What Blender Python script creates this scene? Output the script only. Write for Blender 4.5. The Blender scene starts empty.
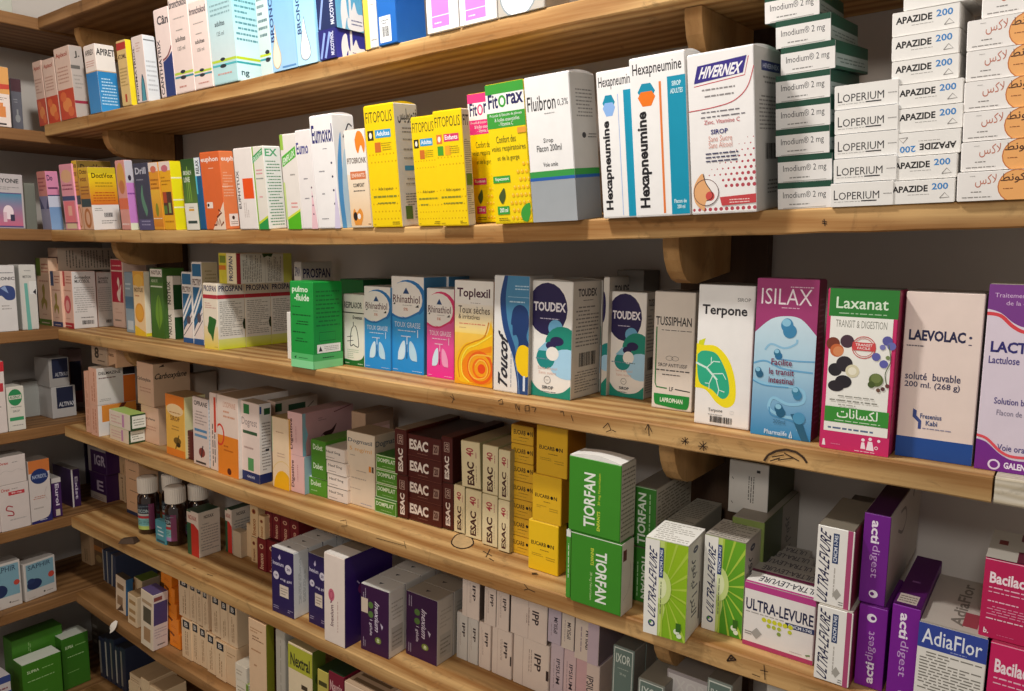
import bpy, bmesh, math, random
from mathutils import Vector, Matrix
random.seed(7)
sc = bpy.context.scene
COL = bpy.context.collection

# ------------------------------------------------------------------ camera
CXP, CYP, FP = 512.0, 345.5, 781.165
VA, VB = (-560.0, 245.0), (1090.0, 252.0)        # vanishing points of the shelf edges and of the depth direction
AX = -Vector((VA[0]-CXP, VA[1]-CYP, FP)).normalized()
AY = Vector((VB[0]-CXP, VB[1]-CYP, FP)).normalized()
AZ = AX.cross(AY)
RW = Matrix((AX, AY, AZ))                         # image axes (right, down, forward) to world
CAM = Vector((0.0, -0.85, 1.45))
cd = bpy.data.cameras.new('camera'); co = bpy.data.objects.new('camera', cd); COL.objects.link(co)
cd.sensor_width = 36; cd.sensor_fit = 'HORIZONTAL'; cd.lens = FP/1024*36; cd.clip_start = .01
rgt, upv, bck = RW @ Vector((1,0,0)), -(RW @ Vector((0,1,0))), -(RW @ Vector((0,0,1)))
co.matrix_world = Matrix(((rgt.x,upv.x,bck.x,CAM.x),(rgt.y,upv.y,bck.y,CAM.y),(rgt.z,upv.z,bck.z,CAM.z),(0,0,0,1)))
sc.camera = co

# ------------------------------------------------------------------ light
wd = bpy.data.worlds.new('world'); sc.world = wd; wd.use_nodes = True
bg = wd.node_tree.nodes['Background']; bg.inputs[0].default_value = (1.0,.92,.84,1); bg.inputs[1].default_value = .36
def lamp(name, loc, power, color, radius):
    l = bpy.data.lights.new(name, 'POINT'); l.energy = power; l.color = color; l.shadow_soft_size = radius
    o = bpy.data.objects.new(name, l); COL.objects.link(o); o.location = loc
lamp('ceiling_lamp', (-.74,-.43,2.34), 50, (1,.965,.92), .05)
lamp('room_lamp', (.15,-2.1,2.25), 46, (1,.95,.89), .15)  # added frontal fill, standing for other lamps and bounce in the room
lamp('warm_lamp', (-1.25,-1.5,2.0), 6, (1,.70,.44), .06)
sc.view_settings.view_transform = 'Standard'; sc.view_settings.look = 'None'
sc.view_settings.exposure = 0.0; sc.view_settings.gamma = 1.0; sc.view_settings.use_curve_mapping = False

# ------------------------------------------------------------------ picture <-> place
def proj(p):
    c = RW.transposed() @ (p-CAM)
    return CXP+FP*c.x/c.z, CYP+FP*c.y/c.z
def bis(fn, a, b, n=34):
    fa = fn(a)
    if fa*fn(b) > 0: return a if abs(fa) < abs(fn(b)) else b
    for _ in range(n):
        m = (a+b)/2; fm = fn(m)
        if fa*fm <= 0: b = m
        else: a, fa = m, fm
    return (a+b)/2
def ip(pts, x):
    if x <= pts[0][0]: return pts[0][1]
    for (a,va),(b,vb) in zip(pts, pts[1:]):
        if x <= b: return va+(vb-va)*(x-a)/(b-a)
    return pts[-1][1]
XC, XW, YW = -1.96, -2.2, .232                   # inner corner of the shelf fronts, left wall, back wall
MAIN = {                                          # top of each board along the wall, and how far its front edge hangs down (degrees)
 0: ([(-2,1.968),(.5,1.985)], [(0,2.)]),
 1: ([(-2,1.730),(-1.2,1.739),(-.6,1.751),(.5,1.768)], [(0,3.2)]),
 2: ([(-2.07,1.492),(-1.46,1.485),(-1.06,1.482),(-.7,1.483),(-.28,1.493),(0,1.498),(.5,1.502)], [(-2,3.5),(-1.1,4.5),(-.6,6.2),(-.3,6.5),(.1,6)]),
 3: ([(-2,1.258),(-1.13,1.250),(-.5,1.242),(0,1.238),(.5,1.236)], [(0,0.)]),
 4: ([(-1.97,1.024),(-1.23,.999),(-.8,.993),(-.27,.983),(.5,.968)], [(-1,0.),(-.5,1.5),(-.2,2.2)]),
 5: ([(-1.96,.796),(-.97,.770),(.5,.735)], [(0,0.)]),
 6: ([(-1.95,.602),(-1.6,.568),(-1,.55),(.5,.52)], [(0,0.)]),
 7: ([(-1.94,.345),(.5,.32)], [(0,0.)])}
LEFT = {0:1.966, 1:1.715, 2:1.492, 3:1.260, 4:1.030, 5:.800, 6:.606, 7:.345}
THK = .026
def surf(sh, x, y):
    if sh[0] == 'M':
        z, t = MAIN[int(sh[1])]
        return ip(z, x)+math.tan(math.radians(ip(t, x)))*y
    return LEFT[int(sh[1])]
def frame(sh, x, y, rot):
    e = .01
    n = Vector((-(surf(sh,x+e,y)-surf(sh,x-e,y))/(2*e), -(surf(sh,x,y+e)-surf(sh,x,y-e))/(2*e), 1)).normalized()
    a = math.radians(rot) + (math.pi/2 if sh[0] == 'L' else 0)
    ex = Vector((math.cos(a), math.sin(a), 0)); ex = (ex-n*ex.dot(n)).normalized()
    return ex, n.cross(ex), n
def foot(sh, u, y, zo, vb=None):
    """point of the shelf (raised by zo) seen at picture column u, y behind the front edge; or at row vb"""
    if vb is not None:
        d = RW @ Vector((u-CXP, vb-CYP, FP)); z = surf(sh,-1,0)+zo
        for _ in range(9):
            t = (z-CAM.z)/d.z; q = CAM+d*t; z = surf(sh,q.x,q.y)+zo
        return q
    if sh[0] == 'M':
        x = bis(lambda x: proj(Vector((x,y,surf(sh,x,y)+zo)))[0]-u, -2.5, .7)
        return Vector((x,y,surf(sh,x,y)+zo))
    yy = bis(lambda q: proj(Vector((XC-y,q,LEFT[int(sh[1])]+zo)))[0]-u, -.5, .24)
    return Vector((XC-y,yy,LEFT[int(sh[1])]+zo))

# ------------------------------------------------------------------ materials
def lin(c): return c/12.92 if c <= .04045 else ((c+.055)/1.055)**2.4
HX = {}
def hx(s):
    if s not in HX: HX[s] = tuple(lin(int(s[i:i+2],16)/255) for i in (0,2,4))+(1.,)
    return HX[s]
def newmat(name, rough=.5, spec=.4):
    m = bpy.data.materials.new(name); m.use_nodes = True; nt = m.node_tree
    b = nt.nodes['Principled BSDF']; b.inputs['Roughness'].default_value = rough; b.inputs['Specular IOR Level'].default_value = spec
    return m, nt, b
def nd(nt, t, **kw):
    n = nt.nodes.new(t)
    for k, v in kw.items():
        if k in n.inputs: n.inputs[k].default_value = v
        else: setattr(n, k, v)
    return n
def mkcard():
    m, nt, b = newmat('coated_cardboard', .42, .35)
    a = nd(nt,'ShaderNodeAttribute', attribute_name='Col')
    tc = nd(nt,'ShaderNodeTexCoord'); nz = nd(nt,'ShaderNodeTexNoise', Scale=55., Detail=3.)
    nt.links.new(tc.outputs['Object'], nz.inputs['Vector'])
    mr = nd(nt,'ShaderNodeMapRange'); mr.inputs['To Min'].default_value = .93; mr.inputs['To Max'].default_value = 1.04
    nt.links.new(nz.outputs['Fac'], mr.inputs['Value'])
    mx = nd(nt,'ShaderNodeVectorMath', operation='SCALE')
    nt.links.new(a.outputs['Color'], mx.inputs[0]); nt.links.new(mr.outputs['Result'], mx.inputs['Scale'])
    nt.links.new(mx.outputs[0], b.inputs['Base Color'])
    bp = nd(nt,'ShaderNodeBump', Strength=.05, Distance=.002)
    nz2 = nd(nt,'ShaderNodeTexNoise', Scale=28., Detail=2.); nt.links.new(tc.outputs['Object'], nz2.inputs['Vector'])
    nt.links.new(nz2.outputs['Fac'], bp.inputs['Height']); nt.links.new(bp.outputs['Normal'], b.inputs['Normal'])
    return m
CARD = mkcard()
def mkwood(name, light, dark, ring=30., off=(.0,.13,.09), rough=.6, along='X', stain=.35):
    m, nt, b = newmat(name, rough, .25)
    tc = nd(nt,'ShaderNodeTexCoord')
    mp = nd(nt,'ShaderNodeMapping'); mp.inputs['Location'].default_value = off
    mp.inputs['Scale'].default_value = (.32,1,1) if along == 'X' else ((1,.32,1) if along == 'Y' else (1,1,.32))
    nt.links.new(tc.outputs['Object'], mp.inputs['Vector'])
    n1 = nd(nt,'ShaderNodeTexNoise', Scale=5., Detail=3., Roughness=.5)
    nt.links.new(mp.outputs[0], n1.inputs['Vector'])
    mixv = nd(nt,'ShaderNodeVectorMath', operation='MULTIPLY_ADD')
    mixv.inputs[1].default_value = (.05,.05,.05)
    nt.links.new(n1.outputs['Color'], mixv.inputs[0]); nt.links.new(mp.outputs[0], mixv.inputs[2])
    wv = nd(nt,'ShaderNodeTexWave', wave_type='RINGS', rings_direction=along, Scale=ring, Distortion=2.2, Detail=2.)
    wv.inputs['Detail Scale'].default_value = 1.2
    nt.links.new(mixv.outputs[0], wv.inputs['Vector'])
    mp2 = nd(nt,'ShaderNodeMapping')
    mp2.inputs['Scale'].default_value = {'X':(5,190,190),'Y':(190,5,190),'Z':(190,190,5)}[along]
    nt.links.new(tc.outputs['Object'], mp2.inputs['Vector'])
    n2 = nd(nt,'ShaderNodeTexNoise', Scale=1., Detail=4., Roughness=.6); nt.links.new(mp2.outputs[0], n2.inputs['Vector'])
    ad = nd(nt,'ShaderNodeMath', operation='MULTIPLY_ADD'); ad.inputs[1].default_value = .75
    ws = nd(nt,'ShaderNodeMath', operation='MULTIPLY'); ws.inputs[1].default_value = .55; nt.links.new(wv.outputs['Fac'], ws.inputs[0])
    nt.links.new(n2.outputs['Fac'], ad.inputs[0]); nt.links.new(ws.outputs[0], ad.inputs[2])
    cr = nd(nt,'ShaderNodeValToRGB'); cr.color_ramp.elements[0].position = .25; cr.color_ramp.elements[1].position = 1.15
    cr.color_ramp.elements[1].position = 1.0
    cr.color_ramp.elements[0].color = hx(light); cr.color_ramp.elements[1].color = hx(dark)
    nt.links.new(ad.outputs[0], cr.inputs['Fac'])
    n3 = nd(nt,'ShaderNodeTexNoise', Scale=7., Detail=4., Roughness=.6); nt.links.new(mp.outputs[0], n3.inputs['Vector'])
    mr = nd(nt,'ShaderNodeMapRange'); mr.inputs['From Min'].default_value = .35; mr.inputs['From Max'].default_value = .7
    mr.inputs['To Min'].default_value = 1.08; mr.inputs['To Max'].default_value = 1-stain
    nt.links.new(n3.outputs['Fac'], mr.inputs['Value'])
    sc_ = nd(nt,'ShaderNodeVectorMath', operation='SCALE')
    nt.links.new(cr.outputs['Color'], sc_.inputs[0]); nt.links.new(mr.outputs['Result'], sc_.inputs['Scale'])
    mp3 = nd(nt,'ShaderNodeMapping'); mp3.inputs['Scale'].default_value = {'X':(22,26,30),'Y':(26,22,30),'Z':(30,30,22)}[along]
    nt.links.new(tc.outputs['Object'], mp3.inputs['Vector'])
    n4 = nd(nt,'ShaderNodeTexNoise', Scale=1., Detail=6., Roughness=.7, Distortion=1.2); nt.links.new(mp3.outputs[0], n4.inputs['Vector'])
    m4 = nd(nt,'ShaderNodeMapRange'); m4.inputs['From Min'].default_value = .56; m4.inputs['From Max'].default_value = .72
    m4.inputs['To Min'].default_value = 1.; m4.inputs['To Max'].default_value = .62
    nt.links.new(n4.outputs['Fac'], m4.inputs['Value'])
    s4 = nd(nt,'ShaderNodeVectorMath', operation='SCALE'); nt.links.new(sc_.outputs[0], s4.inputs[0]); nt.links.new(m4.outputs['Result'], s4.inputs['Scale'])
    nt.links.new(s4.outputs[0], b.inputs['Base Color'])
    bp = nd(nt,'ShaderNodeBump', Strength=.35, Distance=.0012)
    nt.links.new(ad.outputs[0], bp.inputs['Height']); nt.links.new(bp.outputs['Normal'], b.inputs['Normal'])
    return m
PINE = mkwood('pine_board','dab176','9e6c38', ring=11.)
PINE2 = mkwood('pine_board_shaded','ab8052','82592f', ring=10., off=(.3,.02,.05))  # pine darkened in colour, mostly standing for the weaker light there
PINEY = mkwood('pine_side_unit_shaded','a0764a','7a5430', ring=10., off=(.1,.1,.04), along='Y')  # same pine, darkened in colour for the dim corner
BRKT = mkwood('pine_bracket','c79c66','b0834f', ring=8., along='Z')
POST = mkwood('brown_post','5b4636','4c392c', ring=6., along='Z')
PLY = mkwood('pale_plywood','efe6d4','cdbfa4', ring=60.)
def mkplain(name, col, rough=.7, noise=.12, scale=6., spec=.3, bump=.1):
    m, nt, b = newmat(name, rough, spec)
    tc = nd(nt,'ShaderNodeTexCoord'); nz = nd(nt,'ShaderNodeTexNoise', Scale=scale, Detail=5., Roughness=.6)
    nt.links.new(tc.outputs['Object'], nz.inputs['Vector'])
    mr = nd(nt,'ShaderNodeMapRange'); mr.inputs['To Min'].default_value = 1-noise; mr.inputs['To Max'].default_value = 1+noise
    nt.links.new(nz.outputs['Fac'], mr.inputs['Value'])
    s_ = nd(nt,'ShaderNodeVectorMath', operation='SCALE'); s_.inputs[0].default_value = hx(col)[:3]
    nt.links.new(mr.outputs['Result'], s_.inputs['Scale']); nt.links.new(s_.outputs[0], b.inputs['Base Color'])
    bp = nd(nt,'ShaderNodeBump', Strength=bump, Distance=.003)
    nt.links.new(nz.outputs['Fac'], bp.inputs['Height']); nt.links.new(bp.outputs['Normal'], b.inputs['Normal'])
    return m
WALLM = mkplain('grey_plaster','c2bcb5', .85, .10, 5.)
FLOORM = mkplain('grey_floor_tile','8d867c', .5, .1, 3.)
INK = mkplain('black_ink','3a281a', .7, .1, 40.)
KNOT = mkplain('dark_knot','6b4424', .6, .35, 90.)

# ------------------------------------------------------------------ objects
def tag(o, label=None, cat=None, group=None, kind=None):
    if label: o['label'] = label
    if cat: o['category'] = cat
    if group: o['group'] = group
    if kind: o['kind'] = kind
    return o
def mk(name, me, parent=None, mat=None):
    o = bpy.data.objects.new(name, me); COL.objects.link(o)
    if mat and me: me.materials.append(mat)
    if parent: o.parent = parent
    return o
def mesh(name, vs, fs, mat=None, vcol=None, ccol=None):
    me = bpy.data.meshes.new(name); me.from_pydata(vs, [], fs)
    if vcol:
        a = me.color_attributes.new('Col','FLOAT_COLOR','POINT'); a.data.foreach_set('color',[x for q in vcol for x in q])
    if ccol:
        a = me.color_attributes.new('Col','FLOAT_COLOR','CORNER')
        a.data.foreach_set('color',[x for f, q in zip(fs, ccol) for _ in f for x in q])
    if mat: me.materials.append(mat)
    me.update(); return me
def boxmesh(name, a, b, mat=None, bev=.001):
    bm = bmesh.new(); bmesh.ops.create_cube(bm, size=1)
    for v in bm.verts: v.co = Vector([(p+q)/2+c*(q-p) for p,q,c in zip(a,b,v.co)])
    if bev: bmesh.ops.bevel(bm, geom=bm.edges[:], offset=bev, segments=1, affect='EDGES')
    me = bpy.data.meshes.new(name); bm.to_mesh(me); bm.free()
    if mat: me.materials.append(mat)
    return me

# ---- print: flat shapes and lettering on the faces of a carton
TX = {}
def glyphs(s, bold):
    k = (s, bold)
    if k not in TX:
        c = bpy.data.curves.new('text','FONT'); c.body = s; c.resolution_u = 2; c.offset = bold*1.15
        o = bpy.data.objects.new('text', c); me = bpy.data.meshes.new_from_object(o)
        me.calc_loop_triangles()
        P = [(v.co.x, v.co.y) for v in me.vertices]; T = []
        for t in me.loop_triangles:
            i, j, k2 = t.vertices
            ar = (P[j][0]-P[i][0])*(P[k2][1]-P[i][1])-(P[j][1]-P[i][1])*(P[k2][0]-P[i][0])
            if abs(ar) > 1e-9: T.append((i,j,k2) if ar > 0 else (i,k2,j))
        x0, x1 = min(p[0] for p in P), max(p[0] for p in P); y0, y1 = min(p[1] for p in P), max(p[1] for p in P)
        TX[k] = ([((x-x0)/(x1-x0 or 1), (y-y0)/(y1-y0 or 1)) for x, y in P], T)
        bpy.data.objects.remove(o); bpy.data.curves.remove(c); bpy.data.meshes.remove(me)
    return TX[k]
def clip(pts):
    for ax, lim, sg in ((0,0,1),(0,1,-1),(1,0,1),(1,1,-1)):
        out = []
        for i, q in enumerate(pts):
            pq = pts[i-1]; a, b = sg*(pq[ax]-lim), sg*(q[ax]-lim)
            if (a < 0) != (b < 0):
                k = a/(a-b); out.append((pq[0]+k*(q[0]-pq[0]), pq[1]+k*(q[1]-pq[1])))
            if b >= 0: out.append(q)
        pts = out
        if len(pts) < 3: return []
    return pts
# elements: all coordinates are fractions of the face, x to the right, y up
def r(x0,y0,x1,y1,c): return ('p',[(x0,y0),(x1,y0),(x1,y1),(x0,y1)],c)
def g(x0,y0,x1,y1,c0,c1): return ('g',x0,y0,x1,y1,c0,c1)
def p(pts,c): return ('p',pts,c)
def c(x,y,rad,col,ry=None,a0=0,a1=360): return ('c',x,y,rad,col,ry,a0,a1)
def o(x,y,rad,th,col,ry=None,a0=0,a1=360): return ('o',x,y,rad,th,col,ry,a0,a1)
def t(s,x0,y0,x1,y1,col,rot=0,bold=.02,sh=0): return ('t',s,x0,y0,x1,y1,col,rot,bold,sh)
def l(x0,y0,x1,y1,n,col,rot=0): return ('l',x0,y0,x1,y1,n,col,rot)
def s(pts,w,col): return ('s',pts,w,col)
def b(x0,y0,x1,y1,col='2a2522',rot=0): return ('b',x0,y0,x1,y1,col,rot)
def curve(pts, n=6):
    """smooth line through points"""
    out = []
    for i in range(len(pts)-1):
        p0, p1, p2, p3 = pts[max(i-1,0)], pts[i], pts[i+1], pts[min(i+2,len(pts)-1)]
        for k in range(n):
            q = k/n
            out.append(tuple(.5*((2*b1)+(c1-a1)*q+(2*a1-5*b1+4*c1-d1)*q*q+(-a1+3*b1-3*c1+d1)*q**3) for a1,b1,c1,d1 in zip(p0,p1,p2,p3)))
    return out+[tuple(pts[-1])]
def build_print(els, fw, fh, place, base):
    V, F, C_ = [], [], []
    k = 0; asp = fw/fh; last = None
    def poly(pts, z, col):
        pts = clip(pts)
        if len(pts) < 3: return
        n = len(V); V.extend(place(x, y, z) for x, y in pts); F.append(tuple(range(n, n+len(pts)))); C_.extend([hx(col)]*len(pts))
    for e in els:
        key = (e[0], [x for x in e if isinstance(x,str)][-1] if e[0] == 'c' else None)
        k += 0 if (e[0] == 'c' and key == last) else 1; last = key; z = base+k*.00003; q = e[0]
        if q == 'p': poly(e[1], z, e[2])
        elif q == 'g':
            _, x0, y0, x1, y1, c0, c1 = e; n = len(V)
            V.extend(place(x,y,z) for x,y in ((x0,y0),(x1,y0),(x1,y1),(x0,y1))); F.append((n,n+1,n+2,n+3))
            C_.extend([hx(c0),hx(c0),hx(c1),hx(c1)])
        elif q == 'c':
            _, x, y, rad, col, ry, a0, a1 = e; ry = ry or rad*asp; m = 20
            pts = [(x+rad*math.cos(math.radians(a0+(a1-a0)*i/m)), y+ry*math.sin(math.radians(a0+(a1-a0)*i/m))) for i in range(m+(a1-a0 < 360))]
            poly(pts, z, col)
        elif q == 'o':
            _, x, y, rad, th, col, ry, a0, a1 = e; ry = ry or rad*asp; m = 20; ty = th*asp
            for i in range(m):
                A, B = (math.radians(a0+(a1-a0)*j/m) for j in (i,i+1))
                poly([(x+rad*math.cos(A),y+ry*math.sin(A)),(x+rad*math.cos(B),y+ry*math.sin(B)),
                      (x+(rad-th)*math.cos(B),y+(ry-ty)*math.sin(B)),(x+(rad-th)*math.cos(A),y+(ry-ty)*math.sin(A))], z, col)
        elif q == 's':
            _, pts, w, col = e
            P = [(x, y/asp) for x, y in pts]; L_, R_ = [], []
            for i in range(len(P)):
                a, b_ = P[max(i-1,0)], P[min(i+1,len(P)-1)]
                dx, dy = b_[0]-a[0], b_[1]-a[1]; dl = math.hypot(dx,dy) or 1
                nx, ny = -dy/dl*w/2, dx/dl*w/2
                L_.append((P[i][0]+nx,(P[i][1]+ny)*asp)); R_.append((P[i][0]-nx,(P[i][1]-ny)*asp))
            for i in range(len(P)-1): poly([R_[i],R_[i+1],L_[i+1],L_[i]], z, col)
        elif q == 't':
            _, st, x0, y0, x1, y1, col, rot, bold, sh = e
            P, T = glyphs(st, bold); n = len(V)
            for a, b_ in P:
                a, b_ = (a+sh*(b_-.5), b_) if not isinstance(sh,tuple) else (a, b_+sh[0]*(a-.5))
                if rot == 0: xx, yy = x0+a*(x1-x0), y0+b_*(y1-y0)
                elif rot == 90: xx, yy = x1-b_*(x1-x0), y0+a*(y1-y0)
                elif rot == -90: xx, yy = x0+b_*(x1-x0), y1-a*(y1-y0)
                else: xx, yy = x1-a*(x1-x0), y1-b_*(y1-y0)
                V.append(place(xx, yy, z))
            C_.extend([hx(col)]*len(P)); F.extend((i+n,j+n,m+n) for i,j,m in T)
        elif q in 'lb':
            _, x0, y0, x1, y1, *rest = e
            if q == 'b':
                col, rot = rest; a = 0; tt = []
                while a < 1:
                    w = random.choice((.012,.02,.03,.045)); tt.append((a,0,min(a+w,1),1)); a += w+random.choice((.012,.02,.03))
            else:
                n, col, rot = rest; tt = []
                for i in range(n):
                    a = 0 if random.random() < .8 else .1; end = 1 if random.random() < .7 else random.uniform(.45,.9)
                    yb = 1-(i+.78)/n
                    while a < end:
                        w = random.uniform(.05,.2); tt.append((a,yb,min(a+w,end),yb+.38/n)); a += w+.03
            for a,b_,c_,d_ in tt:
                if rot == 0: qd = [(a,b_),(c_,b_),(c_,d_),(a,d_)]
                else: qd = [(1-b_,a),(1-b_,c_),(1-d_,c_),(1-d_,a)]
                poly([(x0+xx*(x1-x0), y0+yy*(y1-y0)) for xx,yy in qd], z, col)
    return V, F, C_
def carton_mesh(w, d, h, cols):
    e = min(.0009, w*.1, d*.1, h*.1)
    X, Y, Z = (-w/2,w/2), (0,d), (0,h); V = []; ix = {}
    for i in (0,1):
        for j in (0,1):
            for k in (0,1):
                sx, sy, sz = (e if i==0 else -e), (e if j==0 else -e), (e if k==0 else -e)
                for ax, pt in (('x',(X[i],Y[j]+sy,Z[k]+sz)),('y',(X[i]+sx,Y[j],Z[k]+sz)),('z',(X[i]+sx,Y[j]+sy,Z[k]))):
                    ix[i,j,k,ax] = len(V); V.append(pt)
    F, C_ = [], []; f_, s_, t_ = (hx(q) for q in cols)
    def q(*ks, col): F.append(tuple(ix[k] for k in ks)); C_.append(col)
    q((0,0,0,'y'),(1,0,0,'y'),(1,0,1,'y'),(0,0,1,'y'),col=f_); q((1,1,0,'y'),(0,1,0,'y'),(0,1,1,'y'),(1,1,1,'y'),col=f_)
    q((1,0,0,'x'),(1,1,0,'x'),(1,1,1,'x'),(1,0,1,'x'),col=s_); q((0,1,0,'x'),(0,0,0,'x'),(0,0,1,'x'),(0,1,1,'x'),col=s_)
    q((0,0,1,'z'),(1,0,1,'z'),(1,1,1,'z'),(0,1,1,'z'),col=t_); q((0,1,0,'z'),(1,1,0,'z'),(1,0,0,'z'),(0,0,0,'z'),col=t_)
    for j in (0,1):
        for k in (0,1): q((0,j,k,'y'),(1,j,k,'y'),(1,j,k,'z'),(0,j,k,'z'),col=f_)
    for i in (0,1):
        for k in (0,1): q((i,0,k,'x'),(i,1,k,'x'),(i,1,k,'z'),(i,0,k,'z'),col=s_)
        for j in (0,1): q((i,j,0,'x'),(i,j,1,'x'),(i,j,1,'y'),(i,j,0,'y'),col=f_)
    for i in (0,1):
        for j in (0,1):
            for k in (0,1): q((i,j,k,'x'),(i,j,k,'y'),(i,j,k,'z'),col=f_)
    return mesh('carton', V, F, CARD, ccol=C_)
def flap_mesh(w, d, h, where, col, bulge):
    V, F = [], []; th = .0006; n = 8 if bulge else 1; i_ = .0011
    for k in range(n+1):
        a = k/n; bz = bulge*(1-(2*a-1)**2)
        if where == 'T':                                   # lid on the top, arched from side to side
            x = -w/2+i_+a*(w-2*i_)
            V += [(x,.0006,h-.0002),(x,d-i_,h-.0002),(x,.0006,h+th+bz),(x,d-i_,h+th+bz*.5)]
        elif where == 'D':                                 # lid on the top, arched from front to back
            y = i_+a*(d-2*i_)
            V += [(w/2-i_,y,h-.0002),(-w/2+i_,y,h-.0002),(w/2-i_,y,h+th+bz),(-w/2+i_,y,h+th+bz)]
        else:                                              # flap closing the end that faces the room
            x = -w/2+i_+a*(w-2*i_)
            V += [(x,.0002,i_),(x,.0002,h-i_*.5),(x,-th,i_),(x,-th,h-i_*.5)]
    m = len(V)//4
    for k in range(m-1):
        q = 4*k
        F += [(q+2,q+6,q+7,q+3),(q,q+1,q+5,q+4),(q,q+4,q+6,q+2),(q+1,q+3,q+7,q+5)]
    F += [(0,2,3,1),(4*m-4,4*m-3,4*m-1,4*m-2)]
    if where == 'F': F = [f[::-1] for f in F]
    return mesh('tuck_flap', V, F, CARD, ccol=[hx(col)]*len(F))
LABELS = {}
def regl(lb):
    LABELS[lb] = LABELS.get(lb,0)+1
    return lb
def make_box(name, w, d, h, col, side, top, F, S, T, L, flap, bulge, flapcol):
    root = mk(name, carton_mesh(w, d, h, (col, side or col, top or col)))
    bf = .0002; bt = .0002
    if flap:
        mk('tuck_flap', flap_mesh(w, d, h, flap, flapcol or (col if flap == 'F' else (top or col)), bulge), root)
        if flap == 'F': bf = .0008
        else: bt = .0009
    pc = {'front_panel':col,'side_panel':side or col,'flank_panel':side or col,'top_panel':top or col}
    for nm, els, fw, fh, pl, ba in (
        ('front_panel', F, w, h, lambda x,y,z: ((x-.5)*w,-z,y*h), bf),
        ('side_panel', S, d, h, lambda x,y,z: (w/2+z,x*d,y*h), .0002),
        ('flank_panel', L, d, h, lambda x,y,z: (-w/2-z,(1-x)*d,y*h), .0002),
        ('top_panel', T, w, d, lambda x,y,z: ((x-.5)*w,y*d,h+z+(bulge*(1-(2*x-1)**2)*(1-.5*y) if flap == 'T' else 0)), bt)):
        if els:
            V, Fc, C_ = build_print([r(.012,.012,.988,.988,pc[nm])]+list(els), fw, fh, pl, ba)
            if V: mk(nm, mesh(nm, V, Fc, CARD, vcol=C_), root)
    return root
def copy_tree(o_):
    r_ = o_.copy(); COL.objects.link(r_)
    for ch in o_.children:
        q = ch.copy(); COL.objects.link(q); q.parent = r_
    return r_
def setm(ob, P, ex, ey, n):
    ob.matrix_world = Matrix(((ex.x,ey.x,n.x,P.x),(ex.y,ey.y,n.y,P.y),(ex.z,ey.z,n.z,P.z),(0,0,0,1)))
CAT = 'medicine box'
def bx(name, label, sh, u0, u1, vt, col, F=(), S=(), T=(), L=(), y=None, vb=None, us=None, d=.06, rot=0, on=None, zo=0., side=None, top=None,
       grp=None, flap='T', bulge=0., w=None, h=None, fc=None, src=None, lean=0):  # side and top often carry shade painted into the carton colour
    """a carton whose front foot runs from picture column u0 to u1 and whose front left edge reaches up to row vt"""
    if on: zo = on['top']
    if y is None: y = (on['A'].y if sh[0] == 'M' else XC-on['A'].x) if on else 0.
    A = foot(sh, u0, y, zo+.0004, vb); ex, ey, n = frame(sh, A.x, A.y, rot)
    if lean:
        M_ = Matrix.Rotation(math.radians(lean), 3, ey); ex, n = M_ @ ex, M_ @ n
    if w is None: w = bis(lambda q: proj(A+ex*q)[0]-u1, .002, .5)
    h0 = h
    if h is None: h = bis(lambda q: proj(A+n*q)[1]-vt, .002, .45)
    if h0 is None:
        k_ = int(sh[1]); top_ = 9 if k_ == 0 else (surf(f'M{k_-1}',A.x,A.y) if sh[0] == 'M' else LEFT[k_-1])-THK
        h = min(h, top_-A.z-.003)
    if us is not None: d = bis(lambda q: proj(A+ex*w+ey*q)[0]-us, .006, .24)
    if sh[0] == 'M':
        d = min(d, max(.01, (YW-.006-max(A.y,(A+ex*w).y)-.0)/max(ey.y,.2)))
    w -= .0006
    if src: root = copy_tree(src['o']); root.name = name
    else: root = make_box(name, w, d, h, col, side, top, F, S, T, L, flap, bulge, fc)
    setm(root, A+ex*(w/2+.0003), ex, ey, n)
    tag(root, regl(label), CAT, grp)
    return dict(o=root, w=w+.0006, d=d, h=h, top=zo+h+.0006+(bulge if flap in ('T','D') else 0), A=A, ex=ex, ey=ey, n=n, sh=sh, name=name, label=label)
ORD = ['lowest','second lowest','third lowest','fourth lowest','fifth lowest','sixth lowest','seventh lowest','eighth lowest','ninth lowest']
def stk(name, label, sh, cols_, vtop, col, rots=None, ys=None, y=0., vb=None, **kw):
    """a stack of equal cartons; cols_ lists (u0,u1) from the bottom up, vtop is the row of the topmost front left edge"""
    n_ = len(cols_); A = foot(sh, cols_[0][0], y, .0004, vb); ex, ey, n = frame(sh, A.x, A.y, 0)
    H = bis(lambda q: proj(A+n*q)[1]-vtop, .002, .6); z0 = kw.pop('zo',0.)
    if z0: H -= z0
    h = H/n_-.0006; rec = None; out = []; first = None; W = None; y_ = A.y if sh[0]=='M' else XC-A.x
    for i, (a, b_) in enumerate(cols_):
        od = ORD[i] if i < n_-1 else 'topmost'
        rec = bx(name, f'{label}, {od} in its stack', sh, a, b_, None, col, y=y_+(ys[i] if ys else 0), zo=rec['top'] if rec else z0, h=h, w=W,
                 rot=(rots[i] if rots else random.uniform(-1.2,1.2)), src=first, grp=kw.get('grp') or label, **{k:v for k,v in kw.items() if k != 'grp'})
        first = first or rec; W = W or rec['w']; out.append(rec)
    return out
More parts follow.
